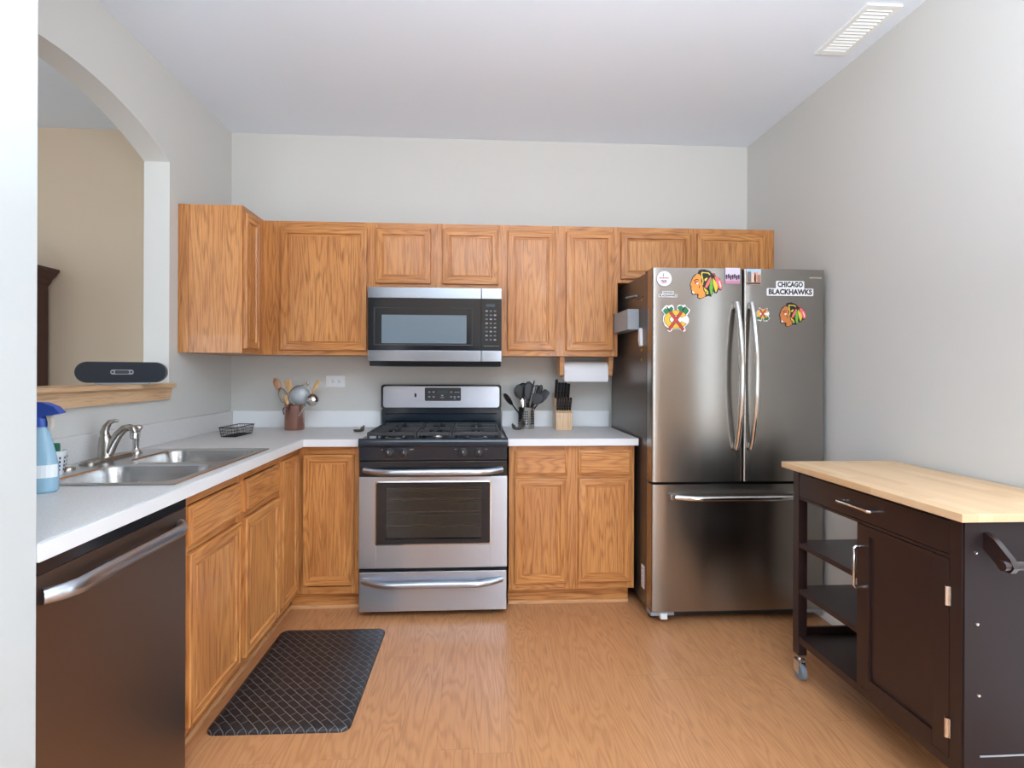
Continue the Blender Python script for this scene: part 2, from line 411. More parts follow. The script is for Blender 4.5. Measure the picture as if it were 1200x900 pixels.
# ceiling vent
vt = thing('ceiling_vent', 'white slatted air vent in the ceiling near the right wall', 'vent', (3.196, -1.215, H))
fm = MB()
for a in ((-.075,-.055,-.17,.17), (.055,.075,-.17,.17), (-.055,.055,-.17,-.148), (-.055,.055,.148,.17)): fm.box(*a, -.008, 0, WHITEP)
fm.build('frame', vt)
B(-.055,.055,-.148,.148,-.002,-.0005, col(120,128,130)).build('backing', vt)
for i in range(14):
    y = -.139+.0213*i
    s_ = MB(); s_.prism([(y-.007,-.001), (y+.003,-.009), (y+.005,-.008), (y-.005,0)], lambda u, v, w: (w, u, v), -.055, .055, WHITEP); s_.build('slat', vt)

# unseen flush ceiling lamp, added as extra light behind the camera
lt = thing('added_ceiling_lamp', 'added round flush ceiling lamp behind the photographer', 'lamp', (2.6, -5.0, H))
MB().lathe([(.19,0),(.19,-.02),(.17,-.03)], (0,0,0), NICKEL, 32).build('base', lt)
MB().lathe([(.165,-.03),(.16,-.06),(.12,-.09),(.05,-.105),(.001,-.107)], (0,0,0), mat('lamp_glass', (.9,.9,.88), .4, emit=(1,.95,.88), est=1.5), 32).build('lamp_shade', lt)
ld = bpy.data.lights.new('added_lamp_light', 'POINT'); ld.energy = LAMP_POWER; ld.shadow_soft_size = .18; ld.color = (.95, .96, 1)
lo = bpy.data.objects.new('added_lamp_light', ld); C.objects.link(lo); lo.location = (2.6, -5.0, H-.28)

t = thing('bounce_fill_box', 'added black light box on a stand behind the photographer, aimed at the ceiling', 'light', (1.7, -4.1, 0))  # unseen body added around the ceiling bounce fill
BM_ = mat('bounce_fill_cloth', (.02,.02,.02), .8)
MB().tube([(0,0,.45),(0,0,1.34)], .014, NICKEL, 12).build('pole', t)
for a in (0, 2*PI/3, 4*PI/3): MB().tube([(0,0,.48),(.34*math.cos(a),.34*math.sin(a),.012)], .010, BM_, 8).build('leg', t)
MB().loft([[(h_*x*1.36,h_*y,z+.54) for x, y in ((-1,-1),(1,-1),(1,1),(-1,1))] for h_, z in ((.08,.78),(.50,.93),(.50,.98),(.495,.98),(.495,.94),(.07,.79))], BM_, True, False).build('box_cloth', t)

# ------------------------------------------------------------------ cabinets
def panel_front(mb, w, h, t, rings, x0=0, z0=0, field=None):
    """rings: (inset, y); mitred frame: side strips vertical grain, top and bottom strips horizontal"""
    kv, kh = mb.mi(OAKV), mb.mi(OAKH); R = []
    for i, y in rings:
        R.append([mb.bm.verts.new(p) for p in ((x0+i,-y,z0+i),(x0+w-i,-y,z0+i),(x0+w-i,-y,z0+h-i),(x0+i,-y,z0+h-i))])
    for a, b in zip(R, R[1:]):
        for q in range(4):
            j = (q+1) % 4
            f = mb.bm.faces.new((a[q], a[j], b[j], b[q])); f.material_index = kv if q in (1, 3) else kh
    mb.bm.faces.new(R[-1]).material_index = kv if field != 'h' else kh
    mb.bm.faces.new(R[0][::-1]).material_index = kv
def door(parent, x0, x1, z0, z1, d, rotz=0, loc=None, name='door', tilt=0):
    mb = MB(); t = .02
    panel_front(mb, x1-x0, z1-z0, t, [(0,0),(0,t-.005),(.003,t-.001),(.007,t),(.013,t),(.0145,t-.003),(.036,t-.002),(.040,t-.010),(.047,t-.010),(.0515,t-.006)])
    l = loc if loc else (x0, -d, z0)
    return mb.build(name, parent, l, rotz+tilt)
def drawer(parent, x0, x1, z0, z1, d, rotz=0, name='drawer'):
    mb = MB(); t = .02
    panel_front(mb, x1-x0, z1-z0, t, [(0,0),(0,t-.008),(.003,t-.006),(.009,t-.005),(.0125,t)], field='h')
    return mb.build(name, parent, (x0, -d, z0), rotz)
def frame(parent, stiles, rails, d, z0, z1):
    mb = MB()
    for a, b in stiles: mb.box(a, b, -d, -d+.019, z0, z1, OAKV)
    for a, b, c, e in rails: mb.box(a, b, -d, -d+.0185, c, e, OAKH)
    return mb.build('face_frame', parent)
ZB, ZT, D = 1.362, 2.132, .323
def upper(label, x0, x1, z0, doors, stiles, rotz=0, loc=None, end=None):
    t = thing('wall_cabinet', label, 'cabinet', loc or (x0, 0, z0), rotz, 'oak wall cabinets'); w = x1-x0; h = ZT-z0
    B(0.0005, w-.0005, -D+.019, -.001, 0, h, OAKV).build('carcass', t)
    st = [(a-x0, b-x0) for a, b in stiles]; rails = []
    for (a, b), (c, d) in zip(st, st[1:]): rails += [(b, c, h-.04, h), (b, c, 0, .035)]
    frame(t, st, rails, D, 0, h)
    for a, b, c, e in doors: door(t, a-x0, b-x0, c-z0, e-z0, D)
    return t
# left wall cabinet (turned to face right), then along the back wall
t = thing('wall_cabinet', 'oak wall cabinet on the left wall showing its wide plain end panel', 'cabinet', (0, -.606, ZB), PI/2, 'oak wall cabinets')
h = ZT-ZB
B(.004, .605, -D+.019, -.001, 0, h, OAKV).build('carcass', t)
B(0, .004, -D+.001, -.001, 0, h, OAKV).build('end_panel', t); B(-.004, 0, -.052, -.001, 0, h, OAKV).build('scribe_strip', t)
frame(t, [(.0045,.03),(.165,.283)], [(.03,.165,h-.04,h),(.03,.165,0,.035)], D, 0, h)
door(t, .012, .182, .024, h-.035, D)
upper('oak corner wall cabinet with one wide door, left of the microwave', D, .928, ZB, [(.42,.911,1.387,2.096)], [(D,.432),(.895,.928)])
upper('short oak wall cabinet with two square doors over the microwave', .928, 1.690, 1.7485, [(.958,1.277,1.778,2.099),(1.345,1.671,1.778,2.099)], [(.928,.975),(1.262,1.36),(1.655,1.69)])
upper('tall oak wall cabinet with two narrow doors over the paper towels', 1.690, 2.383, ZB, [(1.725,2.006,1.395,2.097),(2.072,2.355,1.395,2.097)], [(1.69,1.74),(1.99,2.09),(2.34,2.383)])
upper('short oak wall cabinet with two wide doors over the refrigerator', 2.383, 3.341, 1.80, [(2.400,2.828,1.822,2.099),(2.863,3.279,1.822,2.099)], [(2.383,2.415),(2.81,2.88),(3.262,3.341)])

CT = .914; CB = CT-.038
def toe(parent, x0, x1, y, rotz=0):
    mb = MB(); mb.box(x0, x1, -y, -y+.016, 0, .10, OAKH); mb.box(x0, x1, -y-.012, -y-.0005, 0, .02, SILLH, bev=.003); return mb.build('toe_kick', parent)
SILLH = oak('shoe_moulding', s2l(222, 170, 120), s2l(196, 140, 92), 0, .6)
# sink base
t = thing('base_cabinet', 'oak sink base cabinet with two false drawers over two doors beside the dishwasher', 'cabinet', (0, -1.722, 0), PI/2, 'oak base cabinets')
w = .836
B(.0, w, -.591, -.02, .10, .70, OAKV).build('carcass', t)
frame(t, [(0,.035),(.38,.455),(.80,w)], [(.035,.38,.835,CB),(.455,.80,.835,CB),(.035,.38,.68,.71),(.455,.80,.68,.71),(.035,.38,.10,.135),(.455,.80,.10,.135)], .61, .10, CB)
drawer(t, .017, .394, .706, .832, .61, name='false_drawer'); drawer(t, .442, .812, .706, .832, .61, name='false_drawer')
door(t, .017, .394, .122, .678, .61); dd = door(t, .442, .812, .122, .678, .61)
dd.rotation_euler = (0, 0, -math.radians(0)); toe(t, 0, w, .55)
# corner base (folding corner with two doors)
t = thing('base_cabinet', 'oak corner base cabinet with two doors meeting at the inside corner', 'cabinet', (0, 0, 0), 0, 'oak base cabinets')
mb = MB(); mb.box(.02, .591, -.885, -.02, .10, CB, OAKV); mb.box(.591, .930, -.591, -.02, .10, CB, OAKV); mb.build('carcass', t)
mb = MB(); mb.box(.611, .66, -.61, -.591, .10, CB, OAKV); mb.box(.885, .930, -.61, -.591, .10, CB, OAKV); mb.box(.66, .885, -.61, -.5915, .835, CB, OAKH); mb.box(.66, .885, -.61, -.5915, .10, .135, OAKH)
mb.box(.591, .61, -.61, -.591, .10, CB, OAKV); mb.box(.591, .61, -.885, -.61, .10, .14, OAKY); mb.box(.591, .61, -.885, -.61, .832, CB, OAKY); mb.box(.591,.61,-.885,-.855,.14,.832,OAKV)
mb.build('face_frame', t)
door(t, .642, .906, .146, .832, .61)
door(t, 0, .220, .136, .838, .61, PI/2, (.61, -.866, .136))
mb = MB(); mb.box(.562, .930, -.55, -.534, 0, .10, OAKH); mb.box(.563, .930, -.562, -.5505, 0, .02, SILLH); mb.box(.534, .55, -.885, -.534, 0, .10, OAKY); mb.box(.5505,.562,-.885,-.5505,0,.02,SILLH); mb.build('toe_kick', t)
# right base
t = thing('base_cabinet', 'oak base cabinet with two drawers over two doors between range and refrigerator', 'cabinet', (1.720, 0, 0), 0, 'oak base cabinets')
w = .680
B(0, w, -.591, -.02, .10, CB, OAKV).build('carcass', t)
frame(t, [(0,.04),(.30,.39),(.645,w)], [(.04,.30,.83,CB),(.39,.645,.83,CB),(.04,.30,.695,.72),(.39,.645,.695,.72),(.04,.30,.10,.15),(.39,.645,.10,.15)], .61, .10, CB)
drawer(t, .030, .312, .716, .845, .61); drawer(t, .373, .660, .716, .845, .61)
door(t, .030, .312, .138, .700, .61); door(t, .373, .660, .138, .700, .61)
toe(t, 0, .665, .55)

# worktops
SX0, SX1, SY0, SY1 = .05, .608, -1.765, -.99          # sink outline
t = thing('countertop', 'L-shaped light grey laminate countertop around the sink and corner', 'countertop', (0,0,0))
mb = MB(); m = COUNTER; hx0, hx1, hy0, hy1 = SX0+.015, SX1-.015, SY0+.015, SY1-.015; F = .652
def top(mb, x0, x1, y0, y1): mb.box(x0, x1, y0, y1, CB, CT, COUNTER)
top(mb, .001, F-.012, hy1, -.001); top(mb, F-.012, .940, -F+.012, -.001); top(mb, .001, F-.012, -2.334, hy0); top(mb, .001, hx0, hy0, hy1); top(mb, hx1, F-.012, hy0, hy1)
mb.build('top', t)
mb = MB(); mb.box(F-.012, F, -2.334, -F+.0, CB, CT-.0003, COUNTER_E, bev=.002); mb.box(F-.012, .940, -F, -F+.012, CB, CT-.0003, COUNTER_E, bev=.002); mb.build('front_edge', t)
mb = MB(); mb.box(.001, .02, -2.334, -.001, CT, 1.018, COUNTER, bev=.002); mb.box(.02, .940, -.02, -.001, CT, 1.018, SPLASH, bev=.002); mb.build('backsplash', t)
t = thing('countertop', 'short light grey laminate countertop between range and refrigerator', 'countertop', (0,0,0))
B(1.712, 2.412, -F+.012, -.001, CB, CT, COUNTER).build('top', t)
B(1.712, 2.412, -F, -F+.012, CB, CT-.0003, COUNTER_E, bev=.002).build('front_edge', t)
B(1.712, 2.412, -.02, -.001, CT, 1.018, SPLASH, bev=.002).build('backsplash', t)

# ------------------------------------------------------------------ sink, faucet
t = thing('kitchen_sink', 'double bowl stainless steel sink set into the countertop', 'sink', (0,0,CT))
rim = MB(); bowls = []
ym = -1.383
for (a, b), (cx, cy, hx, hy) in zip(((SY0, ym), (ym, SY1)), ((.385, -1.573, .195, .165), (.385, -1.187, .195, .170))):
    cyl_, chy = (a+b)/2, (b-a)/2
    outer = rrect((SX0+SX1)/2, cyl_, (SX1-SX0)/2, chy, .0008); hole = rrect(cx, cy, hx, hy, .075)
    hole2 = rrect(cx, cy, hx-.006, hy-.006, .07)
    rim.loft([[(x,y,.0012) for x, y in outer], [(x,y,.0045) for x, y in rrect((SX0+SX1)/2, cyl_, (SX1-SX0)/2-.004, chy-.0001, .0008)], [(x,y,.0045) for x, y in hole], [(x,y,-.001) for x, y in hole2]], SINKM, False, False)
    bw = MB(); rr = []
    for z, ins, r in ((-.001,.006,.07), (-.03,.010,.07), (-.12,.016,.07), (-.15,.026,.07), (-.163,.05,.06), (-.167,.10,.04)):
        rr.append([(x,y,z) for x, y in rrect(cx, cy, hx-ins, hy-ins, r)])
    bw.loft(rr, SINKM, False, True); bowls.append((bw, cx, cy))
rim.build('rim', t, sharp=30)
for bw, cx, cy in bowls:
    bb = bw.build('bowl', t, sharp=60)
    MB().lathe([(.045,-.166),(.04,-.164),(.03,-.170),(.001,-.171)], (cx,cy,0), CHROME, 20).build('drain', bb)
FX, FY, FZ = .098, -1.30, CT+.0047
t = thing('kitchen_faucet', 'brushed nickel single lever faucet with arched spout on the sink deck', 'faucet', (FX, FY, FZ))
mb = MB(); rr = [[(x,y,z) for x, y in rrect(0, .01, .03-i, .13-i, .028-i)] for z, i in ((0,0),(.006,0),(.012,.006))]
mb.loft(rr, NICKEL); mb.build('base_plate', t)
MB().lathe([(.027,.012),(.025,.02),(.024,.06),(.022,.085),(.014,.10),(.002,.105)], (0,0,0), NICKEL, 20).build('valve_body', t)
MB().tube([(0,-.0,.085),(-.004,.0,.11),(.002,.002,.13),(.012,.006,.147),(.028,.012,.152),(.040,.016,.150)], [.016,.015,.013,.010,.007,.005], NICKEL, 12).build('lever', t)
sp = MB(); pts = [(.012,.0,.03),(.026,.0,.062),(.048,.0,.10),(.070,.0,.122),(.090,.0,.127),(.104,.0,.122),(.109,.0,.108)]
sp.tube(pts, [.019,.018,.016,.0145,.0135,.0135,.0135], NICKEL, 14); sp.build('spout', t)
MB().lathe([(.015,0),(.0155,-.002),(.0155,-.022),(.013,-.025),(.003,-.025)], (.109,0,.108), CHROME, 18).build('aerator', t)
t = thing('sink_sprayer', 'chrome pull-out sprayer standing right of the faucet', 'sprayer', (.10, -1.115, FZ))
MB().lathe([(.024,0),(.023,.006),(.016,.012),(.013,.02)], (0,0,0), CHROME, 20).build('collar', t)
mb = MB(); mb.tube([(0,0,.018),(.001,0,.05),(.003,0,.085),(.006,0,.104)], [.011,.0125,.014,.015], CHROME, 14); mb.ball((.008,0,.107), .0175, CHROME, 1.1, .95, .75); mb.build('spray_head', t)
B(-.012,-.009,-.004,.004,.03,.09, PLASTG, bev=.001).build('spray_trigger', t)
tag(MB().lathe([(.024,0),(.0235,.005),(.018,.009),(.004,.011)], (.10,-1.50,FZ), CHROME, 22).build('hole_cover'), 'round chrome hole cover on the sink deck left of the faucet', 'cover')

# ------------------------------------------------------------------ dishwasher
t = thing('dishwasher', 'dark stainless dishwasher under the left countertop', 'dishwasher', (0, -2.332, 0), PI/2)
B(.005, .60, -.595, -.03, .02, .868, BLACKM).build('body', t)
mb = MB(); mb.box(.004, .603, -.627, -.598, .012, .838, DSTEEL, bev=.004); mb.build('door_panel', t)
mb = MB(); mb.box(.004, .603, -.626, -.597, .8385, .870, BLACK, bev=.002); mb.build('control_strip', t)
for i in range(9): B(.10+.045*i, .125+.045*i, -.618, -.612, .8697, .8705, PLASTG).build('button', t)
mb = MB(); pts = []
for i in range(19):
    s = i/18; pts.append((.035+.53*s, -.629-.034*min(1, 3.2*math.sin(PI*s))**.7, .792))
mb.tube(pts, .0145, STEEL, 12, flat=1.25); mb.build('handle', t)

# ------------------------------------------------------------------ range
RX, RW = .947, .756
t = thing('gas_range', 'stainless steel gas range with black cooktop between the base cabinets', 'range', (RX, 0, 0))
mb = MB(); 
mb.box(0,.05,-.655,-.03,.035,.885,BLACKM); mb.box(RW-.05,RW,-.655,-.03,.035,.885,BLACKM); mb.box(.05,RW-.05,-.655,-.03,.80,.885,BLACKM)
mb.box(.05,RW-.05,-.655,-.03,.035,.30,BLACKM); mb.box(.05,RW-.05,-.12,-.03,.30,.80,OVENIN); mb.build('body', t)
mb = MB(); mb.box(.051,.053,-.654,-.121,.301,.799,OVENIN); mb.box(RW-.053,RW-.051,-.654,-.121,.301,.799,OVENIN); mb.box(.053,RW-.053,-.654,-.121,.301,.303,OVENIN); mb.build('oven_liner', t)
for z in (.46,.535,.60):
    mb = MB()
    for y in (-.64,-.42,-.16): mb.tube([(.06,y,z),(RW-.06,y,z)], .0045 if y < -.63 else .0025, CHROME, 6)
    for x in [.06+.053*k for k in range(13)]: mb.tube([(x,-.645,z),(x,-.13,z)], .0018, CHROME, 6)
    mb.build('oven_rack', t)
# cooktop
mb = MB(); mb.box(-.002, RW+.002, -.690, -.05, .885, .905, NAVY, bev=.006); mb.build('cooktop', t)
mb = MB(); mb.prism([(-.655,.880),(-.700,.880),(-.706,.890),(-.704,.915),(-.694,.924),(-.672,.922),(-.655,.906)], lambda u, v, w: (w, u, v), -.004, RW+.004, NAVY); mb.build('front_lip', t, sharp=50)
mb = MB(); mb.prism([(-.655,.812),(-.693,.812),(-.701,.8795),(-.655,.8795)], lambda u, v, w: (w, u, v), 0, RW, NAVY); cp = mb.build('control_panel', t)
for i, x in enumerate((1.098,1.176,1.477,1.557)):
    x -= RX
    kb = MB().lathe([(.024,0),(.024,-.004),(.020,-.006),(.018,-.022),(.015,-.024),(.002,-.0245)], (x,-.698,.850), BLACKM, 24, 'Y')
    kb.box(x-.004, x+.004, -.732, -.72, .833, .867, BLACK, bev=.002); kb.box(x-.001, x+.001, -.7325, -.7318, .852, .866, MK_W); kb.build('knob', t)
for x, s_ in ((1.062,'0'),(1.213,'OFF'),(1.438,'---'),(1.596,'---')):
    mk = MB(); text_polys(mk, s_, .013, lambda u, v, x=x: (x-RX+u, -.7005+.0006, .869+v), MK_W); mk.build('control_lettering', cp)
# grates and burners
for gx0, gx1 in ((.03,.285),(.288,.468),(.471,.726)):
    g = MB(); z = .951
    yA, yB = -.655, -.125; r = .0075
    for x in (gx0, gx1): g.box(x-.0 if x == gx0 else x-.012, x+.012 if x == gx0 else x, yA, yB, z-.019, z, IRON, bev=.003)
    for y in (yA, (yA+yB)/2-.006, yB-.012): g.box(gx0+.012, gx1-.012, y, y+.012, z-.019, z, IRON, bev=.003)
    xc = (gx0+gx1)/2
    g.box(xc-.005, xc+.005, yA+.012, yA+.085, z-.015, z+.001, IRON, bev=.002); g.box(xc-.005, xc+.005, yB-.085, yB-.012, z-.015, z+.001, IRON, bev=.002)
    g.box(xc-.005, xc+.005, (yA+yB)/2-.075, (yA+yB)/2+.075, z-.015, z+.001, IRON, bev=.002)
    for yc in (yA+.135, yB-.135):
        for sx in (-1, 1):
            xa = gx0+.012 if sx < 0 else gx1-.012; xb = xc+sx*.035
            g.box(min(xa,xb), max(xa,xb), yc-.005, yc+.005, z-.015, z+.001, IRON, bev=.002)
    for x in (gx0+.006, gx1-.006):
        for y in (yA+.006, yB-.006, (yA+yB)/2): g.box(x-.005, x+.005, y-.005, y+.005, .905, z-.01, IRON)
    g.build('grate', t)
for x, y, r in ((.157,-.52,.045),(.157,-.26,.038),(.378,-.39,.045),(.598,-.52,.048),(.598,-.26,.034)):
    bq = MB(); bq.lathe([(r+.012,0),(r+.010,.006),(r,.010)], (x,y,.905), NICKEL, 24); bq.build('burner_base', t)
    MB().lathe([(r-.002,.010),(r-.002,.016),(r-.008,.020),(.002,.021)], (x,y,.905), IRON, 24).build('burner_cap', t)
# backguard
mb = MB(); mb.box(.006, RW-.0, -.075, -.022, .905, 1.035, NAVY, bev=.004); mb.prism([(-.075,.955),(-.085,.96),(-.085,1.0),(-.075,1.005)], lambda u,v,w:(w,u,v), .03, RW-.03, NAVY); mb.build('vent_riser', t)
mb = MB(); mb.prism(rrect((RW+.006)/2, 1.110, (RW-.004)/2, .0765, .018), lambda u,v,w:(u,w,v), -.022, -.086, BLACK); bg = mb.build('backguard', t)
mb = MB(); mb.prism(rrect((RW+.006)/2, 1.109, (RW-.030)/2, .066, .016), lambda u,v,w:(u,w,v), -.086, -.0885, STEEL); mb.build('backguard_panel', t)
mb = MB(); mb.prism(rrect(.389, 1.126, .113, .0415, .007), lambda u,v,w:(u,w,v), -.0885, -.092, BLACKM)
GL = col(150,155,160)
mb.prism(rrect(.389, 1.140, .032, .011, .002), lambda u,v,w:(u,w,v), -.092, -.0925, col(48,58,60))
for dx, dz in ((-.085,.014),(-.058,.014),(.052,.014),(-.085,-.016),(-.058,-.016),(.052,-.016),(.074,-.016),(.098,-.016),(-.004,-.008)):
    mb.prism(rrect(.389+dx, 1.126+dz, .0065, .004, .002), lambda u,v,w:(u,w,v), -.092, -.0925, GL)
for dx, dz, w_ in ((.088,.013,.016),(-.004,-.020,.011),(.074,-.028,.006)): mb.prism(rrect(.389+dx, 1.126+dz, w_, .0022, .001), lambda u,v,w:(u,w,v), -.092, -.0925, GL)
mb.build('display', t)
B(.212,.224,-.0895,-.0885,1.108,1.131, BLACK).build('switch', t)
# oven door
mb = MB(); zt, zb = .728, .258; wx0, wx1, wz0, wz1 = .087, .669, .383, .700
mb.box(-.002, wx0, -.700, -.658, zb, zt, STEEL, bev=.003); mb.box(wx1, RW+.002, -.700, -.658, zb, zt, STEEL, bev=.003)
mb.box(wx0-.001, wx1+.001, -.6995, -.658, zb+.001, wz0, STEEL); mb.box(wx0-.001, wx1+.001, -.6995, -.658, wz1, zt-.001, STEEL)
od = mb.build('oven_door', t)
mb = MB(); a, b, c, d_ = .134, .624, .406, .675
mb.box(wx0, a, -.702, -.670, wz0, wz1, BLACK); mb.box(b, wx1, -.702, -.670, wz0, wz1, BLACK); mb.box(a, b, -.702, -.670, wz0, c, BLACK); mb.box(a, b, -.702, -.670, d_, wz1, BLACK)
mb.build('window_bezel', od)
B(a, b, -.690, -.687, c, d_, OVENGLASS).build('window_pane', od)
mb = MB(); mb.loft([[(x,-.7025,z) for x, z in rrect(.378,.5415,.291-i,.1585-i,.012)] for i in (-.006,)]+[[(x,-.7045,z) for x, z in rrect(.378,.5415,.291,.1585,.012)]], CHROME, False, False); mb.build('window_trim', od)
mb = MB(); mb.box(0, RW, -.696, -.658, .7285, .806, BLACK, bev=.003)
mb.build('door_top_band', od)
def bow(mb, x0, x1, y, z, out, r, m, fl=1.0, n=20, dz=0):
    pts = []
    for i in range(n+1):
        s = i/n; e = min(1, 5*min(s, 1-s)); e = math.sin(e*PI/2)
        pts.append((x0+(x1-x0)*s, y-out*e, z-dz*e))
    mb.tube(pts, r, m, 12, flat=fl)
mb = MB(); bow(mb, .024, .732, -.698, .762, .042, .0135, STEEL, 1.25, dz=.006); mb.build('oven_handle', od)
mb = MB(); mb.box(0, RW, -.70, -.658, .036, .240, STEEL, bev=.004); dwr = mb.build('storage_drawer', t)
mb = MB(); bow(mb, .018, .732, -.698, .196, .04, .0135, STEEL, 1.25, dz=.012); mb.build('drawer_handle', dwr)
for x in (.06, RW-.06):
    for y in (-.62, -.1): MB().lathe([(.014,0),(.014,.02),(.006,.022),(.006,.036)], (x,y,0), RUBBER, 12).build('foot', t)

# ------------------------------------------------------------------ microwave
MX, MW_ = .930, .758
t = thing('microwave', 'stainless and black over-the-range microwave under the short cabinet', 'microwave', (MX, 0, 1.298))
mb = MB(); mb.box(.004, MW_-.004, -.370, -.002, .002, .4485, BLACKM, bev=.002); mb.build('body', t)
mb = MB(); mb.prism([(-.37,.0),(-.385,.006),(-.398,.027),(-.37,.027)], lambda u,v,w:(w,u,v), .012, MW_-.004, mat('mw_lip', s2l(70,78,84), .3, .8)); mb.build('bottom_vent', t)
mb = MB(); mb.box(0, .640, -.402, -.371, .387, .449, MSTEEL, bev=.003); mb.box(0, .640, -.402, -.371, .028, .091, MSTEEL, bev=.003)
mb.box(0, .640, -.401, -.371, .0915, .3865, BLACK, bev=.001); md = mb.build('microwave_door', t)
mb = MB(); 
mb.loft([[(x,-.4015,z) for x, z in rrect(.312,.2275,.2805,.107,.004)], [(x,-.399,z) for x, z in rrect(.317,.2265,.243,.0855,.003)]], MWBEZEL, False, False); mb.build('window_bezel', md)
mb = MB(); mb.prism(rrect(.317,.2115,.240,.0805,.003), lambda u,v,w:(u,w,v), -.3985, -.4015, MWSCREEN); mb.build('window_screen', md)
mb = MB(); mb.box(.642, MW_, -.402, -.371, .387, .449, MSTEEL, bev=.003); mb.box(.642, MW_, -.402, -.371, .028, .091, MSTEEL, bev=.003); mb.box(.642, MW_, -.401, -.371, .0915, .3865, BLACK, bev=.001)
pn = mb.build('control_panel', t)
B(.668,.720,-.4018,-.401,.342,.358, col(30,52,66)).build('display', pn)
for r_ in range(8):
    for c_ in range(3):
        x = .672+c_*.024; z = .318-r_*.0235
        B(x-.0065, x+.0065, -.4018, -.401, z-.004, z+.004, col(96,104,112) if (r_+c_) % 3 else GL).build('button', pn)
mb = MB(); mb.box(.655,.745,-.4017,-.401,.1165,.118,GL); mb.build('panel_line', pn)

# ------------------------------------------------------------------ refrigerator
X0, X1, XS = 2.422, 3.316, 2.890
t = thing('refrigerator', 'stainless french door refrigerator with bottom freezer against the right wall', 'refrigerator', (X0, 0, 0))
fw = X1-X0; xs = XS-X0
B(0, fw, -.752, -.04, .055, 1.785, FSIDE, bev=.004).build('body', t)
def slab(x0, x1, z0, z1, name, r=.010, bulge=.004):
    mb = MB(); pts = [(x0, -.758), (x0, -.836+r)]
    for i in range(1, 6): a = PI/2*i/5; pts.append((x0+r-r*math.cos(a), -.836+r-r*math.sin(a)))
    for i in range(1, 12): s = i/12; pts.append((x0+r+(x1-x0-2*r)*s, -.836-bulge*math.sin(PI*s)))
    for i in range(0, 6): a = PI/2*i/5; pts.append((x1-r+r*math.sin(a), -.836+r-r*math.cos(a)))
    pts += [(x1, -.758)]
    mb.prism(pts, lambda u,v,w:(u,v,w), z0, z1, FSTEEL); return mb.build(name, t, sharp=40)
d1 = slab(0, xs-.003, .718, 1.793, 'door'); d2 = slab(xs+.003, fw, .718, 1.793, 'door'); fz = slab(0, fw, .068, .705, 'freezer_drawer')
mb = MB(); mb.box(.01, fw-.01, -.7575, -.752, .07, 1.78, BLACKM); mb.build('door_gasket', t)
B(xs-.0025, xs+.0025, -.80, -.758, .72, 1.79, BLACKM).build('door_seal', t)
def vhandle(x, parent):
    mb = MB(); pts = []
    for i in range(25):
        s = i/24; e = math.sin(PI*s)**.75 if 0 < s < 1 else 0
        pts.append((x, -.836-.012-.058*e, .885+.735*s))
    mb.tube(pts, .0135, CHROME, 12, flat=1.0)
    mb.box(x-.012, x+.012, -.858, -.838, .885, .915, CHROME, bev=.004); mb.box(x-.012, x+.012, -.858, -.838, 1.59, 1.62, CHROME, bev=.004)
    mb.build('door_handle', parent)
vhandle(xs-.040, d1); vhandle(xs+.036, d2)
mb = MB(); bow(mb, .098, .80, -.842, .645, .05, .0125, CHROME, 1.1, dz=0)
mb.box(.088,.115,-.862,-.838,.632,.660,NICKEL,bev=.003); mb.box(.785,.812,-.862,-.838,.632,.660,NICKEL,bev=.003); mb.build('freezer_handle', fz)
B(.012, .085, -.740, -.68, 1.7855, 1.80, BLACKM, bev=.003).build('hinge_cover', t); B(fw-.085, fw-.012, -.740, -.68, 1.7855, 1.80, BLACKM, bev=.003).build('hinge_cover', t)
B(.0, .12, -.825, -.755, .042, .062, PLASTG, bev=.003).build('bottom_bracket', t); B(.05, .085, -.83, -.80, .025, .055, PLASTW, bev=.003).build('bottom_hinge', t)
B(fw-.08, fw, -.825, -.755, .042, .062, PLASTG, bev=.003).build('bottom_bracket', t)
B(.05, fw-.05, -.75, -.70, .012, .05, BLACKM).build('kick_grille', t)
for x in (.04, fw-.04):
    for y in (-.73, -.08): MB().lathe([(.02,0),(.02,.02),(.012,.055)], (x,y,0), RUBBER, 14).build('foot', t)
# rating label low on the side
mb = MB(); mb.box(-.0012, -.0002, -.725, -.675, .135, .255, PLASTW)
for i in range(7): mb.box(-.0016, -.0012, -.718, -.682+(-.01 if i % 2 else 0), .15+.014*i, .153+.014*i, MK_N)
mb.build('rating_label', t)
text_b = MB(); LM_ = col(182,170,156)
for k in range(7): text_b.box(3.234-X0+.0095*k, 3.2405-X0+.0095*k, -.8384, -.836, 1.749, 1.755, LM_)
text_b.build('brand_lettering', d2)

# ------------------------------------------------------------------ magnets on the refrigerator
FY_ = -.8402
def magf(cx, cz, k, px0, pz0, lay):
    """sticker drawn in units of k metres around px0, pz0 (y down)"""
    y = FY_ - .0004*lay
    return lambda u, v, w: (cx+(u-px0)*k, y-w, cz-(v-pz0)*k)
def sticker(name, label, cx, cz, k, px0, pz0, layers, cat='magnet', group='magnets on the refrigerator doors', base=.0022):
    mb = MB()
    for i, (m, poly) in enumerate(layers):
        y0 = 0 if i == 0 else base-.0002; y1 = base if i == 0 else base+.00012*i
        mb.prism(poly, lambda u, v, w: (( u-px0)*k, -w, -(v-pz0)*k), y0, y1, m)
    o = mb.build(name, None, (cx, FY_, cz)); return tag(o, label, cat, group)
def circ(x, y, r, n=24, ry=None): return [(x+r*math.cos(2*PI*i/n), y+(ry or r)*math.sin(2*PI*i/n)) for i in range(n)]
K = .00042
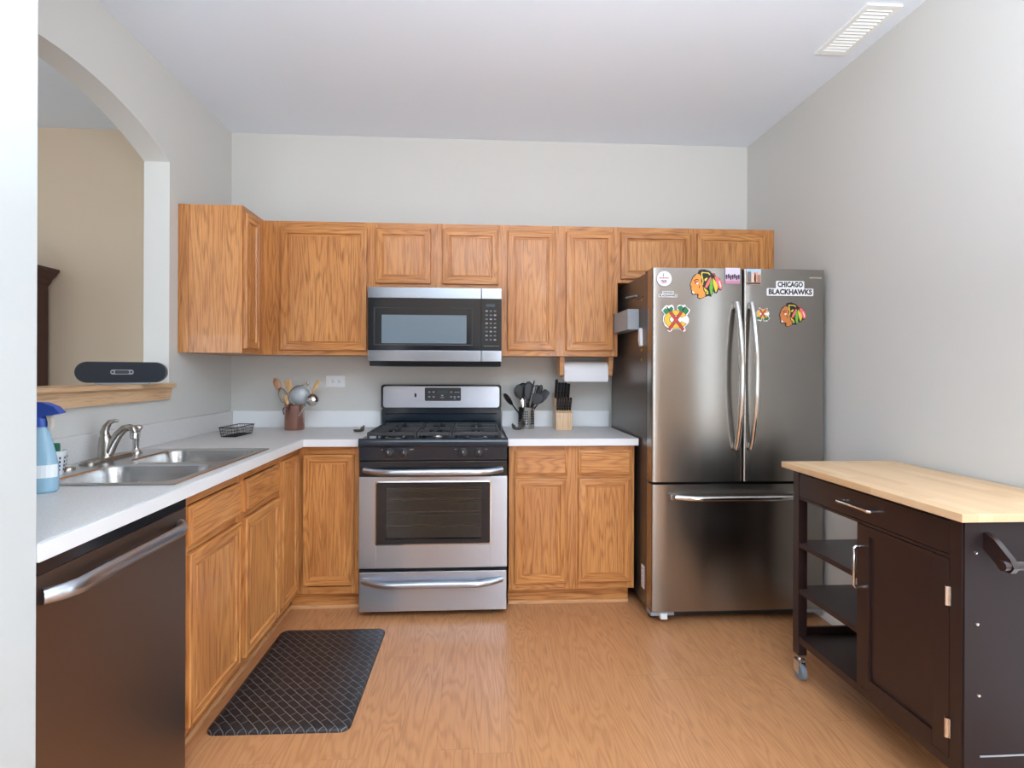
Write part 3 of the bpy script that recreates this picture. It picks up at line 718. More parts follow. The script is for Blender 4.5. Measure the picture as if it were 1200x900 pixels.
def head(label, cx, cz, sc, face, band):
    out = [(580,110),(600,70),(660,62),(730,85),(765,125),(800,140),(850,170),(882,230),(880,290),(862,312),(835,300),(815,345),(790,345),(768,310),(765,350),(745,388),(715,380),(690,386),(665,395),(610,420),(578,405),(575,365),(520,368),(500,345),(505,315),(492,300),(498,272),(482,255),(495,215),(515,160),(545,125)]
    facep = [(570,118),(600,122),(622,150),(618,200),(640,270),(650,320),(668,345),(672,385),(612,412),(584,398),(592,362),(572,356),(526,360),(508,342),(512,316),(499,300),(506,272),(490,252),(502,216),(522,165)]
    hair = [(584,108),(606,76),(660,68),(728,90),(752,128),(735,165),(715,220),(690,290),(720,340),(715,376),(680,380),(668,345),(650,320),(640,270),(618,200),(622,150),(600,122)]
    L = [(MK_K, out), (face, facep), (MK_K, hair)]
    L.append((MK_LY, [(628,95),(712,100),(735,128),(720,130),(705,112),(640,107),(632,120),(640,160),(650,200),(642,250),(632,250),(636,200),(624,160),(618,110)]))
    L.append((MK_LY, [(650,275),(700,320),(712,350),(690,362),(668,330)]))
    L.append((MK_K, [(672,318),(696,336),(690,350),(676,338)]))
    L.append((MK_LY, [(660,180),(690,160),(700,170),(680,200),(664,205)]))
    L.append((MK_P, [(735,150),(742,165),(722,235),(695,280),(672,285),(670,262),(690,215)]))
    L.append((MK_LG, [(745,165),(758,200),(764,280),(758,345),(748,378),(732,340),(722,285),(730,220)]))
    L.append((MK_LY, [(762,165),(785,190),(815,235),(822,290),(800,340),(785,300),(768,240)]))
    L.append((MK_P, [(782,145),(820,150),(862,195),(880,240),(874,290),(860,304),(830,280),(805,225)]))
    L.append((MK_W, [(832,200),(842,200),(858,240),(866,275),(856,275),(846,245)]))
    L.append((MK_R, [(540,205),(590,212),(594,240),(560,245),(538,235)]))
    L.append((MK_W, [(552,228),(588,218),(584,240),(566,244)]))
    L.append((MK_K, [(528,196),(560,180),(592,188),(590,196),(560,190),(532,206)]))
    L.append((MK_K, [(594,255),(600,255),(602,290),(594,290)]))
    L.append((MK_W, [(516,318),(524,330),(520,345),(534,335),(540,345),(530,356),(512,345)]))
    L.append((MK_R, [(755,108),(790,112),(792,130),(762,128)]))
    return sticker('fridge_magnet', label, cx, cz, K*sc, 682, 240, L)
head('large hockey head logo magnet with orange face and feathers on the left door', 2.694, 1.712, 1, MK_O, None)
head('smaller darker hockey head logo magnet on the right door under the lettering', 3.143, 1.563, .83, MK_BR, None)
def cmag(label, cx, cz, sc, flip=1):
    f = lambda P: [(x, 632+(y-632)*flip) for x, y in P]
    out = [(145,545),(175,505),(200,482),(235,488),(270,472),(292,495),(300,538),(335,538),(335,492),(360,472),(410,480),(430,470),(445,500),(490,530),(488,555),(455,600),(480,640),(478,680),(452,715),(425,738),(440,775),(425,795),(395,788),(370,765),(275,765),(268,790),(240,800),(218,785),(225,750),(185,725),(162,665),(168,610),(182,590)]
    ring = []
    for i in range(27): a = math.radians(28+304*i/26); ring.append((320+140*math.cos(a), 650+105*math.sin(a)))
    for i in range(27): a = math.radians(332-304*i/26); ring.append((320+82*math.cos(a), 650+52*math.sin(a)))
    big = []
    for i in range(27): a = math.radians(26+308*i/26); big.append((320+146*math.cos(a), 650+111*math.sin(a)))
    for i in range(27): a = math.radians(334-308*i/26); big.append((320+76*math.cos(a), 650+46*math.sin(a)))
    def bar(x0, y0, x1, y1, w):
        d = math.hypot(x1-x0, y1-y0); nx, ny = -(y1-y0)/d*w, (x1-x0)/d*w; return [(x0+nx,y0+ny),(x1+nx,y1+ny),(x1-nx,y1-ny),(x0-nx,y0-ny)]
    L = [(MK_W, out), (MK_K, big), (MK_Y, ring)]
    L += [(MK_G, [(160,545),(190,515),(225,530),(262,495),(288,520),(278,545),(240,560),(205,592),(182,580)]), (MK_G, [(340,520),(345,495),(385,482),(410,510),(432,492),(475,535),(470,560),(440,592),(400,560),(362,548)])]
    L += [(MK_K, bar(205,500,245,552,7)), (MK_K, bar(425,500,395,552,7))]
    L += [(MK_K, bar(250,560,412,778,19)), (MK_K, bar(385,560,232,778,19)), (MK_R, bar(250,560,412,778,13)), (MK_R, bar(385,560,232,778,13))]
    return sticker('fridge_magnet', label, cx, cz, K*sc, 318, 634, [(m, f(p)) for m, p in L])
cmag('large crossed tomahawk letter C magnet in yellow and green on the left door', 2.539, 1.540, 1)
cmag('small upside down letter C magnet beside the right door handle', 2.987, 1.561, .5, -1)
def plate(label, cx, cz, lines, wh, k):
    """white two-line lettering magnet"""
    (w1, h1), (w2, h2) = wh; mb = MB()
    def rr(cx_, cz_, hx, hz): mb.prism(rrect(cx_, cz_, hx, hz, min(hx,hz)*.3), lambda u,v,w:(u,-w,v), 0, .0022, MK_W)
    rr(0.0, h2*.98, w1/2, h1/2+.0004); rr(0, 0, w2/2, h2/2)
    text_polys(mb, lines[0], h1*.93, lambda u, v: (u, -.0026, h2*.98+v), MK_K, .0016*k, w1*.90)
    text_polys(mb, lines[1], h2*.93, lambda u, v: (u, -.0026, v), MK_K, .0016*k, w2*.93)
    return tag(mb.build('fridge_magnet', None, (cx, FY_, cz)), label, 'magnet', 'magnets on the refrigerator doors')
plate('large white CHICAGO BLACKHAWKS lettering magnet on the right door', 3.130, 1.677, ('CHICAGO', 'BLACKHAWKS'), ((.147,.038),(.244,.038)), 1)
plate('small white two-line lettering magnet on the left door under the round one', 2.498, 1.652, ('CHICAGO', 'BLACKHAWKS'), ((.058,.015),(.094,.015)), .35)
mb = MB(); mb.prism(circ(0, 0, .038, 32), lambda u,v,w:(u,-w,v), 0, .0022, col(222,224,236))
text_polys(mb, 'I', .022, lambda u,v:(u-.006,-.0026,.017+v), MK_G, .0008); 
for z, w_, m in ((.000,.050,MK_R),(-.014,.034,MK_N),(-.022,.026,MK_R)):
    n = int(w_/.006)
    for i in range(n): x = -w_/2+.006*i; mb.prism([(x,z),(x+.0042,z),(x+.0042,z+.006+.002*(i % 2)),(x,z+.006)], lambda u,v,w:(u,-w,v), .0022, .0026, m)
tag(mb.build('fridge_magnet', None, (2.480, FY_, 1.737)), 'round white magnet at the top left corner of the left door', 'magnet', 'magnets on the refrigerator doors')
# two small photo magnets
mb = MB(); mb.box(-.038,.038,-.0015,0,-.040,.040,col(196,168,190)); mb.box(-.038,.038,-.0018,-.0015,.004,.040,col(214,204,224)); mb.box(-.038,.038,-.0018,-.0015,-.040,-.026,col(200,130,160))
random.seed(3)
for i in range(7):
    x = -.032+.0105*i; zz = .004+.004*math.sin(i*2.1); mb.prism(circ(x, zz, .003, 8), lambda u,v,w:(u,-w,v), .0018, .0022, MK_K); mb.prism([(x-.005,zz-.002),(x+.005,zz-.002),(x+.003,zz-.022),(x-.003,zz-.020)], lambda u,v,w:(u,-w,v), .0018, .0022, col(60,40,60))
tag(mb.build('fridge_magnet', None, (2.831, FY_, 1.756)), 'small square pink photo magnet of a dark row of figures by the door gap', 'magnet', 'magnets on the refrigerator doors')
mb = MB(); mb.box(-.038,.038,-.0015,0,-.040,.040,col(214,178,152)); mb.box(-.038,.038,-.0018,-.0015,.018,.040,col(170,196,214))
for x, w_, h_, m in ((-.024,.010,.052,col(110,110,115)),(.0,.010,.040,col(232,200,178)),(.012,.010,.050,col(214,150,130)),(.028,.008,.036,col(160,130,112))): mb.box(x-w_, x+w_, -.0022, -.0018, -.026, -.026+h_, m)
mb.box(-.036,.036,-.0024,-.0018,-.038,-.028,col(84,66,64))
tag(mb.build('fridge_magnet', None, (2.940, FY_, 1.752)), 'small square city photo magnet at the top left of the right door', 'magnet', 'magnets on the refrigerator doors')
# side of the refrigerator
SX = X0-.001
tb = thing('magnetic_bin', 'grey magnetic bin stuck to the left side of the refrigerator', 'bin', (SX, -.42, 1.50))
mb = MB(); mb.box(-.062, -.059, -.20, .20, 0, .11, PLASTG); mb.box(-.003, 0, -.20, .20, 0, .11, PLASTG); mb.box(-.059,-.003,-.20,-.197,0,.11,PLASTG); mb.box(-.059,-.003,.197,.20,0,.11,PLASTG); mb.box(-.059,-.003,-.197,.197,0,.003,PLASTG); mb.build('bin_body', tb)
tag(MB().tube([(SX-.007,-.40,1.70),(SX-.007,-.60,1.685)], .006, PLASTG, 10).build('pen'), 'thin grey pen held to the side of the refrigerator above the bin', 'pen')
tag(MB().tube([(SX-.005,-.53,1.672),(SX-.005,-.70,1.665)], .004, NICKEL, 10).build('pen'), 'short metal pen on the refrigerator side below the grey pen', 'pen')
cl = MB(); cl.prism([(-.68,1.50),(-.655,1.505),(-.65,1.44),(-.665,1.405),(-.69,1.41)], lambda u,v,w:(SX-w,u,v), 0, .014, PLASTW); tag(cl.build('magnetic_clip'), 'white magnetic clip on the refrigerator side below the bin', 'clip')
for z, l in ((1.655,'tiny gold magnet on the refrigerator side beside the pens'),(1.385,'tiny pale magnet on the refrigerator side just under the white clip'),(1.335,'tiny pale magnet on the refrigerator side, lowest of the small ones')):
    mb = MB(); mb.lathe([(.008,0),(.008,-.005),(.003,-.006)], (0,0,0), mat('brass', s2l(200,170,90), .3, .8), 12, 'X'); tag(mb.build('round_magnet', None, (SX, -.675, z)), l, 'magnet', 'tiny magnets on the side of the refrigerator')

# ------------------------------------------------------------------ rolling cart
CX0, CX1, CY0, CY1 = 2.865, 3.318, -1.305, -2.082   # CY1 is the near end
t = thing('kitchen_cart', 'dark espresso rolling kitchen cart with butcher block top by the right wall', 'cart', ((CX0+CX1)/2, (CY0+CY1)/2, 0))
ox, oy = (CX0+CX1)/2, (CY0+CY1)/2; hx = (CX1-CX0)/2; hy = (CY0-CY1)/2
B(-hx-.030, hx+.012, -hy-.032, hy+.038, .868, .892, BUTCHER, bev=.003).build('tabletop', t)
L_ = .038
for sx in (-1, 1):
    for sy in (-1, 1):
        x = sx*(hx-L_/2); y = sy*(hy-L_/2)
        lg = B(x-L_/2, x+L_/2, y-L_/2, y+L_/2, .105, .868, EXPR, bev=.002).build('leg', t)
        cs = MB(); cs.box(x-.018, x+.018, y-.018, y+.018, .098, .105, CHROME); cs.lathe([(.010,.06),(.012,.098)], (x,y,0), CHROME, 12)
        cs.box(x-.017, x-.0135, y-.018, y+.014, .03, .085, CHROME, bev=.001); cs.box(x+.0135, x+.017, y-.018, y+.014, .03, .085, CHROME, bev=.001); cs.box(x-.017, x+.017, y-.018, y+.014, .080, .085, CHROME)
        ca = cs.build('caster', t)
        MB().lathe([(.020,-.011),(.031,-.010),(.032,0),(.031,.010),(.020,.011)], (x, y-.006, .032), col(120,130,138), 20, 'X').build('wheel', ca)
# aprons and drawer
mb = MB(); mb.box(-hx+.003, hx-.003, hy-.026, hy-.006, .752, .866, EXPR); mb.box(hx-.022, hx-.004, -hy+L_, hy-L_, .752, .866, EXPR); mb.box(-hx+.004, -hx+.020, -hy+L_, hy-L_, .856, .867, EXPR); mb.box(-hx+.004,-hx+.020,-hy+L_,hy-L_,.748,.758,EXPR); mb.build('apron', t)
dw_ = B(-hx+.002, -hx+.020, -hy+L_+.002, hy-L_-.002, .760, .854, EXPR, bev=.002).build('drawer', t)
def dpull(parent, p, q, axis):
    mb = MB(); r = .005; out = -.026
    P_, Q_ = Vector(p), Vector(q); o_ = Vector((out,0,0)); d = (Q_-P_).normalized()*.012
    mb.tube([P_, P_+o_*.8, P_+o_+d*.4, Q_+o_-d*.4, Q_+o_*.8, Q_], r, CHROME, 10); mb.build('handle', parent)
dpull(dw_, (-hx+.002, -1.605-oy, .806), (-hx+.002, -1.765-oy, .806), 'y')
DIV = -1.676-oy
for z in (.570, .380, .185):
    mb = MB(); mb.box(-hx+.004, hx-.004, DIV, hy-.004, z-.020 if z > .2 else z-.028, z, EXPR, bev=.001); mb.build('shelf', t)
mb = MB(); mb.box(hx-.03, hx-.01, DIV, hy-L_, .185, .215, EXPR); mb.box(-hx+.02, hx-.02, hy-.02, hy-.008, .186, .212, EXPR); mb.build('rail', t)
mb = MB(); mb.box(-hx+.004, hx-.004, DIV-.018, DIV, .157, .75, EXPR); mb.box(hx-.016, hx-.004, -hy+L_, DIV, .157, .75, EXPR); mb.box(-hx+.022, hx-.02, -hy+.02, DIV, .157, .185, EXPR); mb.box(-hx+.004,-hx+.02,-hy+L_,DIV-.018,.157,.186,EXPR); mb.build('cupboard_body', t)
B(-hx+.002, hx-.002, -hy-.007, -hy-.0005, .145, .866, EXPRD).build('end_panel', t)
# cupboard door: frame and sunk panel
mb = MB(); ya, yb = -2.043-oy, -1.681-oy; za, zb_ = .190, .747; xf = -hx-.001; fr = .055
mb.box(xf, xf+.018, ya, ya+fr, za, zb_, EXPR, bev=.0015); mb.box(xf, xf+.018, yb-fr, yb, za, zb_, EXPR, bev=.0015); mb.box(xf, xf+.018, ya+fr, yb-fr, za, za+fr*.75, EXPR); mb.box(xf, xf+.018, ya+fr, yb-fr, zb_-fr*.6, zb_, EXPR)
mb.box(xf+.009, xf+.016, ya+fr, yb-fr, za+fr*.75, zb_-fr*.6, EXPR); cd = mb.build('cupboard_door', t)
dpull(cd, (xf, -1.702-oy, .672), (xf, -1.702-oy, .532), 'z')
for z in (.645, .275):
    mb = MB(); mb.box(xf-.004, xf, ya-.010, ya+.010, z-.027, z+.027, CHROME, bev=.001); mb.tube([(xf-.006,ya,z-.027),(xf-.006,ya,z+.027)], .005, CHROME, 10); mb.build('hinge', cd)
# towel bar on the near end
mb = MB(); y0 = -hy-.007
for x in (-.165, .15):
    mb.prism([(y0,.835),(y0-.03,.825),(y0-.075,.785),(y0-.085,.765),(y0-.075,.75),(y0-.05,.75),(y0,.79)], lambda u,v,w:(w,u,v), x-.008, x+.008, EXPR)
mb.tube([(-.19,y0-.068,.768),(.18,y0-.068,.768)], .013, EXPR, 14); mb.build('towel_bar', t)
for x, z in ((-.195,.78),(-.19,.585),(-.185,.39)): MB().lathe([(.005,0),(.004,-.003),(.001,-.0035)], (x,-hy-.007,z), CHROME, 10, 'Y').build('screw', t)
B(-.18, .19, -hy-.0085, -hy-.007, .222, .226, PLASTG).build('edge_strip', t)

# ------------------------------------------------------------------ floor mat
mb = MB(); cxm, cym = .852, -1.19
rr = [[(x, y, z) for x, y in rrect(0, 0, .250-i, .372-i, .035-i*.8)] for z, i in ((0,0),(.006,.0),(.012,.006),(.0155,.022),(.016,.026))]
mb.loft(rr, MATR); fmo = mb.build('floor_mat', None, (cxm, cym, .0), -.012, sharp=60)
tag(fmo, 'black basket weave rubber kitchen mat on the floor in front of the sink', 'mat')

# ------------------------------------------------------------------ things on the counters
# spray bottle
t = thing('spray_bottle', 'clear blue spray bottle with a dark blue trigger at the left frame edge', 'bottle', (.276, -1.845, CT))
BLUE = mat('bottle_plastic', s2l(176, 216, 238), .18, trans=.35); BLUED = mat('trigger_blue', s2l(38, 74, 160), .35)
mb = MB(); mb.lathe([(.040,.0),(.046,.006),(.047,.04),(.046,.075),(.038,.115),(.030,.15),(.022,.18),(.017,.192)], (0,0,0), BLUE, 28, sx=1, sy=.72); mb.build('bottle_body', t)
MB().lathe([(.019,.190),(.019,.212),(.015,.218)], (0,0,0), BLUED, 20).build('collar', t)
mb = MB(); mb.prism([(-.055,.236),(-.05,.252),(-.02,.262),(.015,.260),(.045,.248),(.062,.230),(.040,.224),(.018,.222),(.014,.214),(-.016,.214),(-.03,.222)], lambda u,v,w:(u,w,v), -.013, .013, BLUED); mb.build('trigger_head', t)
mb = MB(); mb.prism([(.018,.224),(.032,.222),(.036,.20),(.030,.182),(.024,.182),(.024,.205)], lambda u,v,w:(u,w,v), -.006, .006, col(206,196,186)); mb.build('trigger', t)
mb = MB(); lab = []
for z in (.045, .082):
    lab.append([(.0478*math.cos(a), .0478*.72*math.sin(a), z) for a in [PI+ (PI*i/12) for i in range(13)]])
k = mb.mi(PLASTW)
for i in range(12): mb.face([lab[0][i], lab[0][i+1], lab[1][i+1], lab[1][i]], PLASTW)
mb.build('bottle_label', t)
# white sponge basket
t = thing('sponge_basket', 'white plastic perforated basket between spray bottle and sink', 'basket', (.128, -1.60, CT+.005))
mb = MB(); mb.lathe([(.026,0),(.030,.02),(.036,.076),(.038,.078),(.036,.080),(.034,.077),(.028,.02),(.024,.004),(.001,.003)], (0,0,0), PLASTW, 28, cap1=False); 
for a_ in range(14):
    for z in (.018,.031,.044,.057):
        a = 2*PI*a_/14; r = .0288+.0065*z/.06*1.0+.0010; c = Vector((r*math.cos(a), r*math.sin(a), z)); n = Vector((math.cos(a), math.sin(a), 0)); s_ = n.cross(Vector((0,0,1)))
        mb.face([c+s_*.0028+Vector((0,0,-.004))+n*.0012, c-s_*.0028+Vector((0,0,-.004))+n*.0012, c-s_*.0028+Vector((0,0,.004))+n*.0018, c+s_*.0028+Vector((0,0,.004))+n*.0018], MK_N)
mb.build('basket_body', t)
mb = MB(); mb.box(-.024,.020,-.010,.008,.012,.105, col(38,110,80), bev=.004); tag(mb.build('sponge', None, (.126,-1.60,CT+.005), rotz=.2), 'green scouring sponge standing in the white basket', 'sponge')
# wire basket
mb = MB(); WB = mat('wire_black', (.03,.03,.032), .4, .5); hxw, hyw, hh = .046, .112, .052
def ringw(z, f): return [(x, y, z) for x, y in rrect(0, 0, hxw*f, hyw*f, .008, 2)]
for z, f, r in ((.003,.86,.0016),(.018,.89,.001),(.034,.94,.001),(.052,1.0,.0024)): mb.tube(ringw(z, f), r, WB, 6, loop=True)
for i in range(17):
    y = -hyw*.82+hyw*1.64*i/16
    mb.tube([(-hxw, y*1.1, .052), (-hxw*.86, y, .003), (hxw*.86, y, .003), (hxw, y*1.1, .052)], .001, WB, 5)
for i in range(7):
    x = -hxw*.75+hxw*1.5*i/6
    mb.tube([(x*1.1, -hyw, .052), (x, -hyw*.86, .003), (x, hyw*.86, .003), (x*1.1, hyw, .052)], .001, WB, 5)
tag(mb.build('wire_basket', None, (.232, -.45, CT), -.05), 'small black wire basket on the counter in the left corner', 'basket')
# outlet
t = thing('wall_outlet', 'white double wall outlet set sideways above the counter', 'outlet', (.651, 0, 1.203))
mb = MB(); mb.prism(rrect(0,0,.060,.036,.004), lambda u,v,w:(u,-w,v), 0, .005, PLASTW); mb.build('cover_plate', t)
for x in (-.02, .02):
    mb = MB(); mb.prism(rrect(x,0,.014,.017,.006), lambda u,v,w:(u,-w,v), .005, .0065, PLASTW)
    for dz in (-.007, .007): mb.box(x-.004, x+.004, -.0069, -.0065, dz-.0012, dz+.0012, MK_K)
    mb.prism(circ(x+.009, 0, .0022, 10), lambda u,v,w:(u,-w,v), .0065, .0069, MK_K); mb.build('receptacle', t)

Z = Vector((0,0,1))
def utensil(name, label, group, base, tip, headlen, prof, mats, th=.003, shaft=.005, n=(0,-1,.2), extra=None, cat='utensil'):
    b, tp = Vector(base), Vector(tip); d = (tp-b).normalized(); neck = tp-d*headlen
    mb = MB(); loc = b; rel = lambda v: Vector(v)-loc
    mb.tube([rel(b), rel(b+(neck-b)*.5), rel(neck)], [shaft*1.2, shaft, shaft*.8], mats[0], 8)
    if prof: mb.blade(rel(neck-d*.005), d, n, prof, th, mats[1])
    if extra: extra(mb, rel(neck), d)
    return tag(mb.build(name, None, loc), label, cat, group)
SPOON = lambda L, w: [(0,.004),(L*.12,w*.45),(L*.3,w*.85,.002),(L*.55,w,.004),(L*.8,w*.8,.003),(L*.95,w*.4),(L,.002)]
SPAT = lambda L, w: [(0,.005),(L*.15,w*.6),(L*.3,w*.85),(L*.96,w),(L,w*.93)]
# copper crock
cx, cy = .448, -.165
t = thing('utensil_crock', 'hammered copper crock of wooden and metal tools on the left counter', 'crock', (cx, cy, CT))
MB().lathe([(.055,0),(.057,.003),(.057,.146),(.059,.15),(.057,.152),(.055,.15),(.055,.006),(.001,.005)], (0,0,0), COPPER, 36, cap1=False).build('crock_body', t)
mb = MB(); mb.tube([(-.058,0,.135),(-.066,0,.13),(-.068,0,.11),(-.064,0,.095),(-.058,0,.09)], .003, mat('bronze', s2l(70,52,46), .35, .9), 8); mb.build('side_handle', t)
G1 = 'tools standing in the copper crock'
P = lambda dx, dy, dz: (cx+dx, cy+dy, CT+dz)
utensil('wooden_spoon', 'brown wooden spoon leaning left, leftmost in the copper crock', G1, P(.01,0,.01), P(-.128,.02,.315), .085, SPOON(.085,.021), (SPOONW, SPOOND), n=(.3,-1,.1))
utensil('wooden_spatula', 'pale wooden spatula with a flat head in the copper crock', G1, P(.0,.02,.01), P(-.055,.03,.305), .07, SPAT(.07,.024), (SPOONW, SPOONW))
utensil('wooden_spoon', 'pale wooden spoon upright behind the strainer in the copper crock', G1, P(-.005,-.01,.01), P(-.030,.0,.288), .09, SPOON(.09,.018), (SPOONW, SPOONW))
utensil('wooden_spatula', 'wooden slotted spatula leaning right, rightmost in the copper crock', G1, P(-.01,.02,.01), P(.135,.035,.300), .08, SPAT(.08,.013), (SPOONW, SPOONW))
utensil('wooden_spatula', 'low pale wooden spatula in front of the whisk in the copper crock', G1, P(.0,-.02,.01), P(-.048,-.03,.215), .06, SPAT(.06,.012), (SPOONW, SPOONW))
def whisk(mb, p, d):
    s1 = d.orthogonal().normalized(); s2 = d.cross(s1)
    for k in range(6):
        a = PI*k/6; s_ = s1*math.cos(a)+s2*math.sin(a); pts = []
        for i in range(17):
            u = i/16; w_ = math.sin(u*2*PI)*.030*(.6+.4*abs(math.cos(u*PI))); l = (1-math.cos(u*2*PI))/2*.10
            pts.append(p+d*l+s_*w_)
        mb.tube(pts, .0009, NICKEL, 5)
utensil('whisk', 'steel wire whisk leaning left among the wooden spoons', G1, P(.01,-.01,.01), P(-.075,-.02,.245), .09, None, (NICKEL, NICKEL), extra=whisk)
MESH = mat('strainer_mesh', s2l(170,175,178), .4, .3)
def strainer(mb, p, d):
    c = p+d*.062; n = Vector((.25,-1,.15)).normalized(); n = (n-d*n.dot(d)).normalized(); s_ = d.cross(n)
    R = .062; mb.tube([c+(d*math.cos(a)+s_*math.sin(a))*R for a in [2*PI*i/32 for i in range(32)]], .0035, NICKEL, 8, loop=True)
    rings = [[c+(d*math.cos(2*PI*i/28)+s_*math.sin(2*PI*i/28))*R*math.cos(t_)*.98 + n*(R*.55*math.sin(t_)) for i in range(28)] for t_ in [PI/2*k/7 for k in range(7)]]
    mb.loft(rings, MESH, False, True)
    mb.tube([c+d*R, c+d*(R+.012)+s_*.008, c+d*(R+.012)-s_*.008, c+d*R], .002, NICKEL, 6)
utensil('strainer', 'round steel mesh strainer bowl up in the copper crock', G1, P(-.01,-.01,.01), P(.052,-.01,.265), .125, None, (NICKEL, NICKEL), extra=strainer)
def ladle(mb, p, d):
    c = p+d*.025+Vector((.014,-.012,-.004)); mb.lathe([(.037,.012),(.0375,.009),(.036,.0),(.032,-.010),(.025,-.018),(.015,-.024),(.006,-.0265),(.001,-.027)], tuple(c), CHROME, 28, 'Y', cap0=False)
    mb.tube([p, c+Vector((-.01,0,.02))], .003, CHROME, 8)
utensil('ladle', 'small shiny steel ladle hanging over the right rim of the copper crock', G1, P(-.02,-.03,.01), P(.112,-.05,.190), .03, None, (CHROME, CHROME), extra=ladle)
utensil('metal_tongs', 'steel handle end poking up right of the strainer in the copper crock', G1, P(.0,.03,.01), P(.072,.03,.292), .02, [(0,.004),(.008,.009),(.016,.009),(.02,.004)], (NICKEL, NICKEL))

# little metal ornaments
def scoop(name, label, x, y, rz, s=1.0, m=None):
    t = thing(name, label, 'dish', (x, y, CT), rz)
    m = m or mat('pewter', s2l(120,114,104), .35, .9)
    mb = MB(); mb.lathe([(.018,0),(.030,.004),(.036,.014),(.034,.014),(.028,.007),(.001,.004)], (0,0,0), m, 24, cap1=False, sx=s*1.15, sy=s*.75); mb.build('dish_bowl', t)
    mb = MB(); mb.prism([(.004,.006),(.036,.014),(.040,.040),(.034,.050),(.028,.040),(.016,.036),(.008,.022)], lambda u,v,w:(u*s,w,v*s), .004, .012, m); mb.build('dish_back', t)
scoop('trinket_dish', 'small pewter dish on the counter left of the range', .858, -.29, 0, .8)
scoop('trinket_dish', 'small pewter dish in front of the steel utensil holder right of the range', 1.795, -.205, 2.6, .8)

# steel holder with black tools
cx, cy = 1.858, -.125
HOLD = steel('holder_steel', s2l(190,188,184), .22, .1, sc=(200,200,3))
t = thing('utensil_holder', 'perforated stainless steel holder of black kitchen tools right of the range', 'holder', (cx, cy, CT))
mb = MB(); mb.lathe([(.050,0),(.051,.002),(.051,.132),(.052,.134),(.050,.134),(.049,.132),(.049,.004),(.001,.003)], (0,0,0), HOLD, 40, cap1=False)
for a_ in range(24):
    for z in (.032,.047,.062,.077,.092,.107):
        if a_ % 6 in (0, 1, 3, 4) or True:
            a = 2*PI*a_/24+.05; 
            if a_ % 5 == 4: continue
            c = Vector((.0514*math.cos(a), .0514*math.sin(a), z)); n = Vector((math.cos(a), math.sin(a), 0)); s_ = n.cross(Z)
            mb.face([c+(s_*math.cos(2*PI*i/8)+Z*math.sin(2*PI*i/8))*.0047 for i in range(8)], MK_K)
mb.build('holder_body', t)
G2 = 'black kitchen tools in the steel holder'
P = lambda dx, dy, dz: (cx+dx, cy+dy, CT+dz)
NN = (NYLON, NYLON)
utensil('slotted_ladle', 'black pierced ladle drooping left, leftmost in the steel holder', G2, P(.02,-.01,.01), P(-.145,-.03,.222), .085, [(0,.008),(.012,.022),(.035,.033),(.058,.032),(.075,.022),(.085,.005)], NN, .008, n=(.5,-.5,.8))
utensil('serving_spoon', 'large black round spoon upright at the left of the steel holder', G2, P(.01,.01,.01), P(-.050,.015,.280), .10, SPOON(.10,.038), NN)
utensil('ladle', 'black ladle with a deep round bowl at the back of the steel holder', G2, P(.0,.02,.01), P(-.020,.03,.290), .075, [(0,.006),(.012,.018),(.03,.034),(.05,.036),(.065,.027),(.075,.008)], NN, .018)
utensil('spatula', 'dark grey solid turner upright in the centre of the steel holder', G2, P(-.01,-.02,.01), P(.012,-.03,.282), .095, [(0,.007),(.02,.018),(.06,.024),(.088,.023),(.095,.012)], (NYLON, NYLONG))
utensil('serving_spoon', 'black tall spoon at the back centre of the steel holder', G2, P(.02,.02,.01), P(.018,.03,.290), .08, SPOON(.09,.030), NN)
def masher(mb, p, d):
    s_ = Vector((1,0,0)); mb.tube([p, p+s_*.018+d*.01, p+s_*.024+d*.05, p+s_*.008+d*.062, p-s_*.018+d*.055, p-s_*.02+d*.012, p], .0035, NYLON, 8)
    mb.tube([p, p+d*.055], .003, NYLON, 8); mb.tube([p+s_*.01, p+s_*.01+d*.06], .0028, NYLON, 8)
utensil('pasta_server', 'black open loop tool standing behind the grey turner', G2, P(.0,.0,.01), P(.052,.0,.220), .01, None, NN, extra=masher)
utensil('thin_spatula', 'thin black handle tip highest at the back right of the steel holder', G2, P(-.02,.03,.01), P(.058,.045,.305), .04, [(0,.004),(.03,.005),(.04,.002)], NN)
utensil('spoon_spatula', 'black narrow spoon leaning right behind the grey spatula', G2, P(-.02,.01,.01), P(.098,.02,.268), .07, SPOON(.08,.020), NN)
utensil('spatula', 'grey wide angled spatula leaning far right out of the steel holder', G2, P(-.02,-.02,.01), P(.078,-.045,.222), .07, [(0,.008),(.015,.024),(.04,.034),(.06,.030),(.07,.014)], (NYLON, NYLONG), n=(.2,-.7,.8))
utensil('slotted_turner', 'grey long flat turner, rightmost in the steel holder', G2, P(-.03,.0,.01), P(.135,-.02,.243), .10, [(0,.008),(.02,.020),(.06,.028),(.095,.022),(.10,.010)], (NYLON, NYLONG), n=(.3,-.5,.8))
utensil('metal_spoon', 'steel spoon seen low at the left in the steel holder', G2, P(-.01,-.03,.01), P(-.028,-.034,.195), .075, [(0,.004),(.03,.012),(.06,.013),(.075,.004)], (CHROME, CHROME))

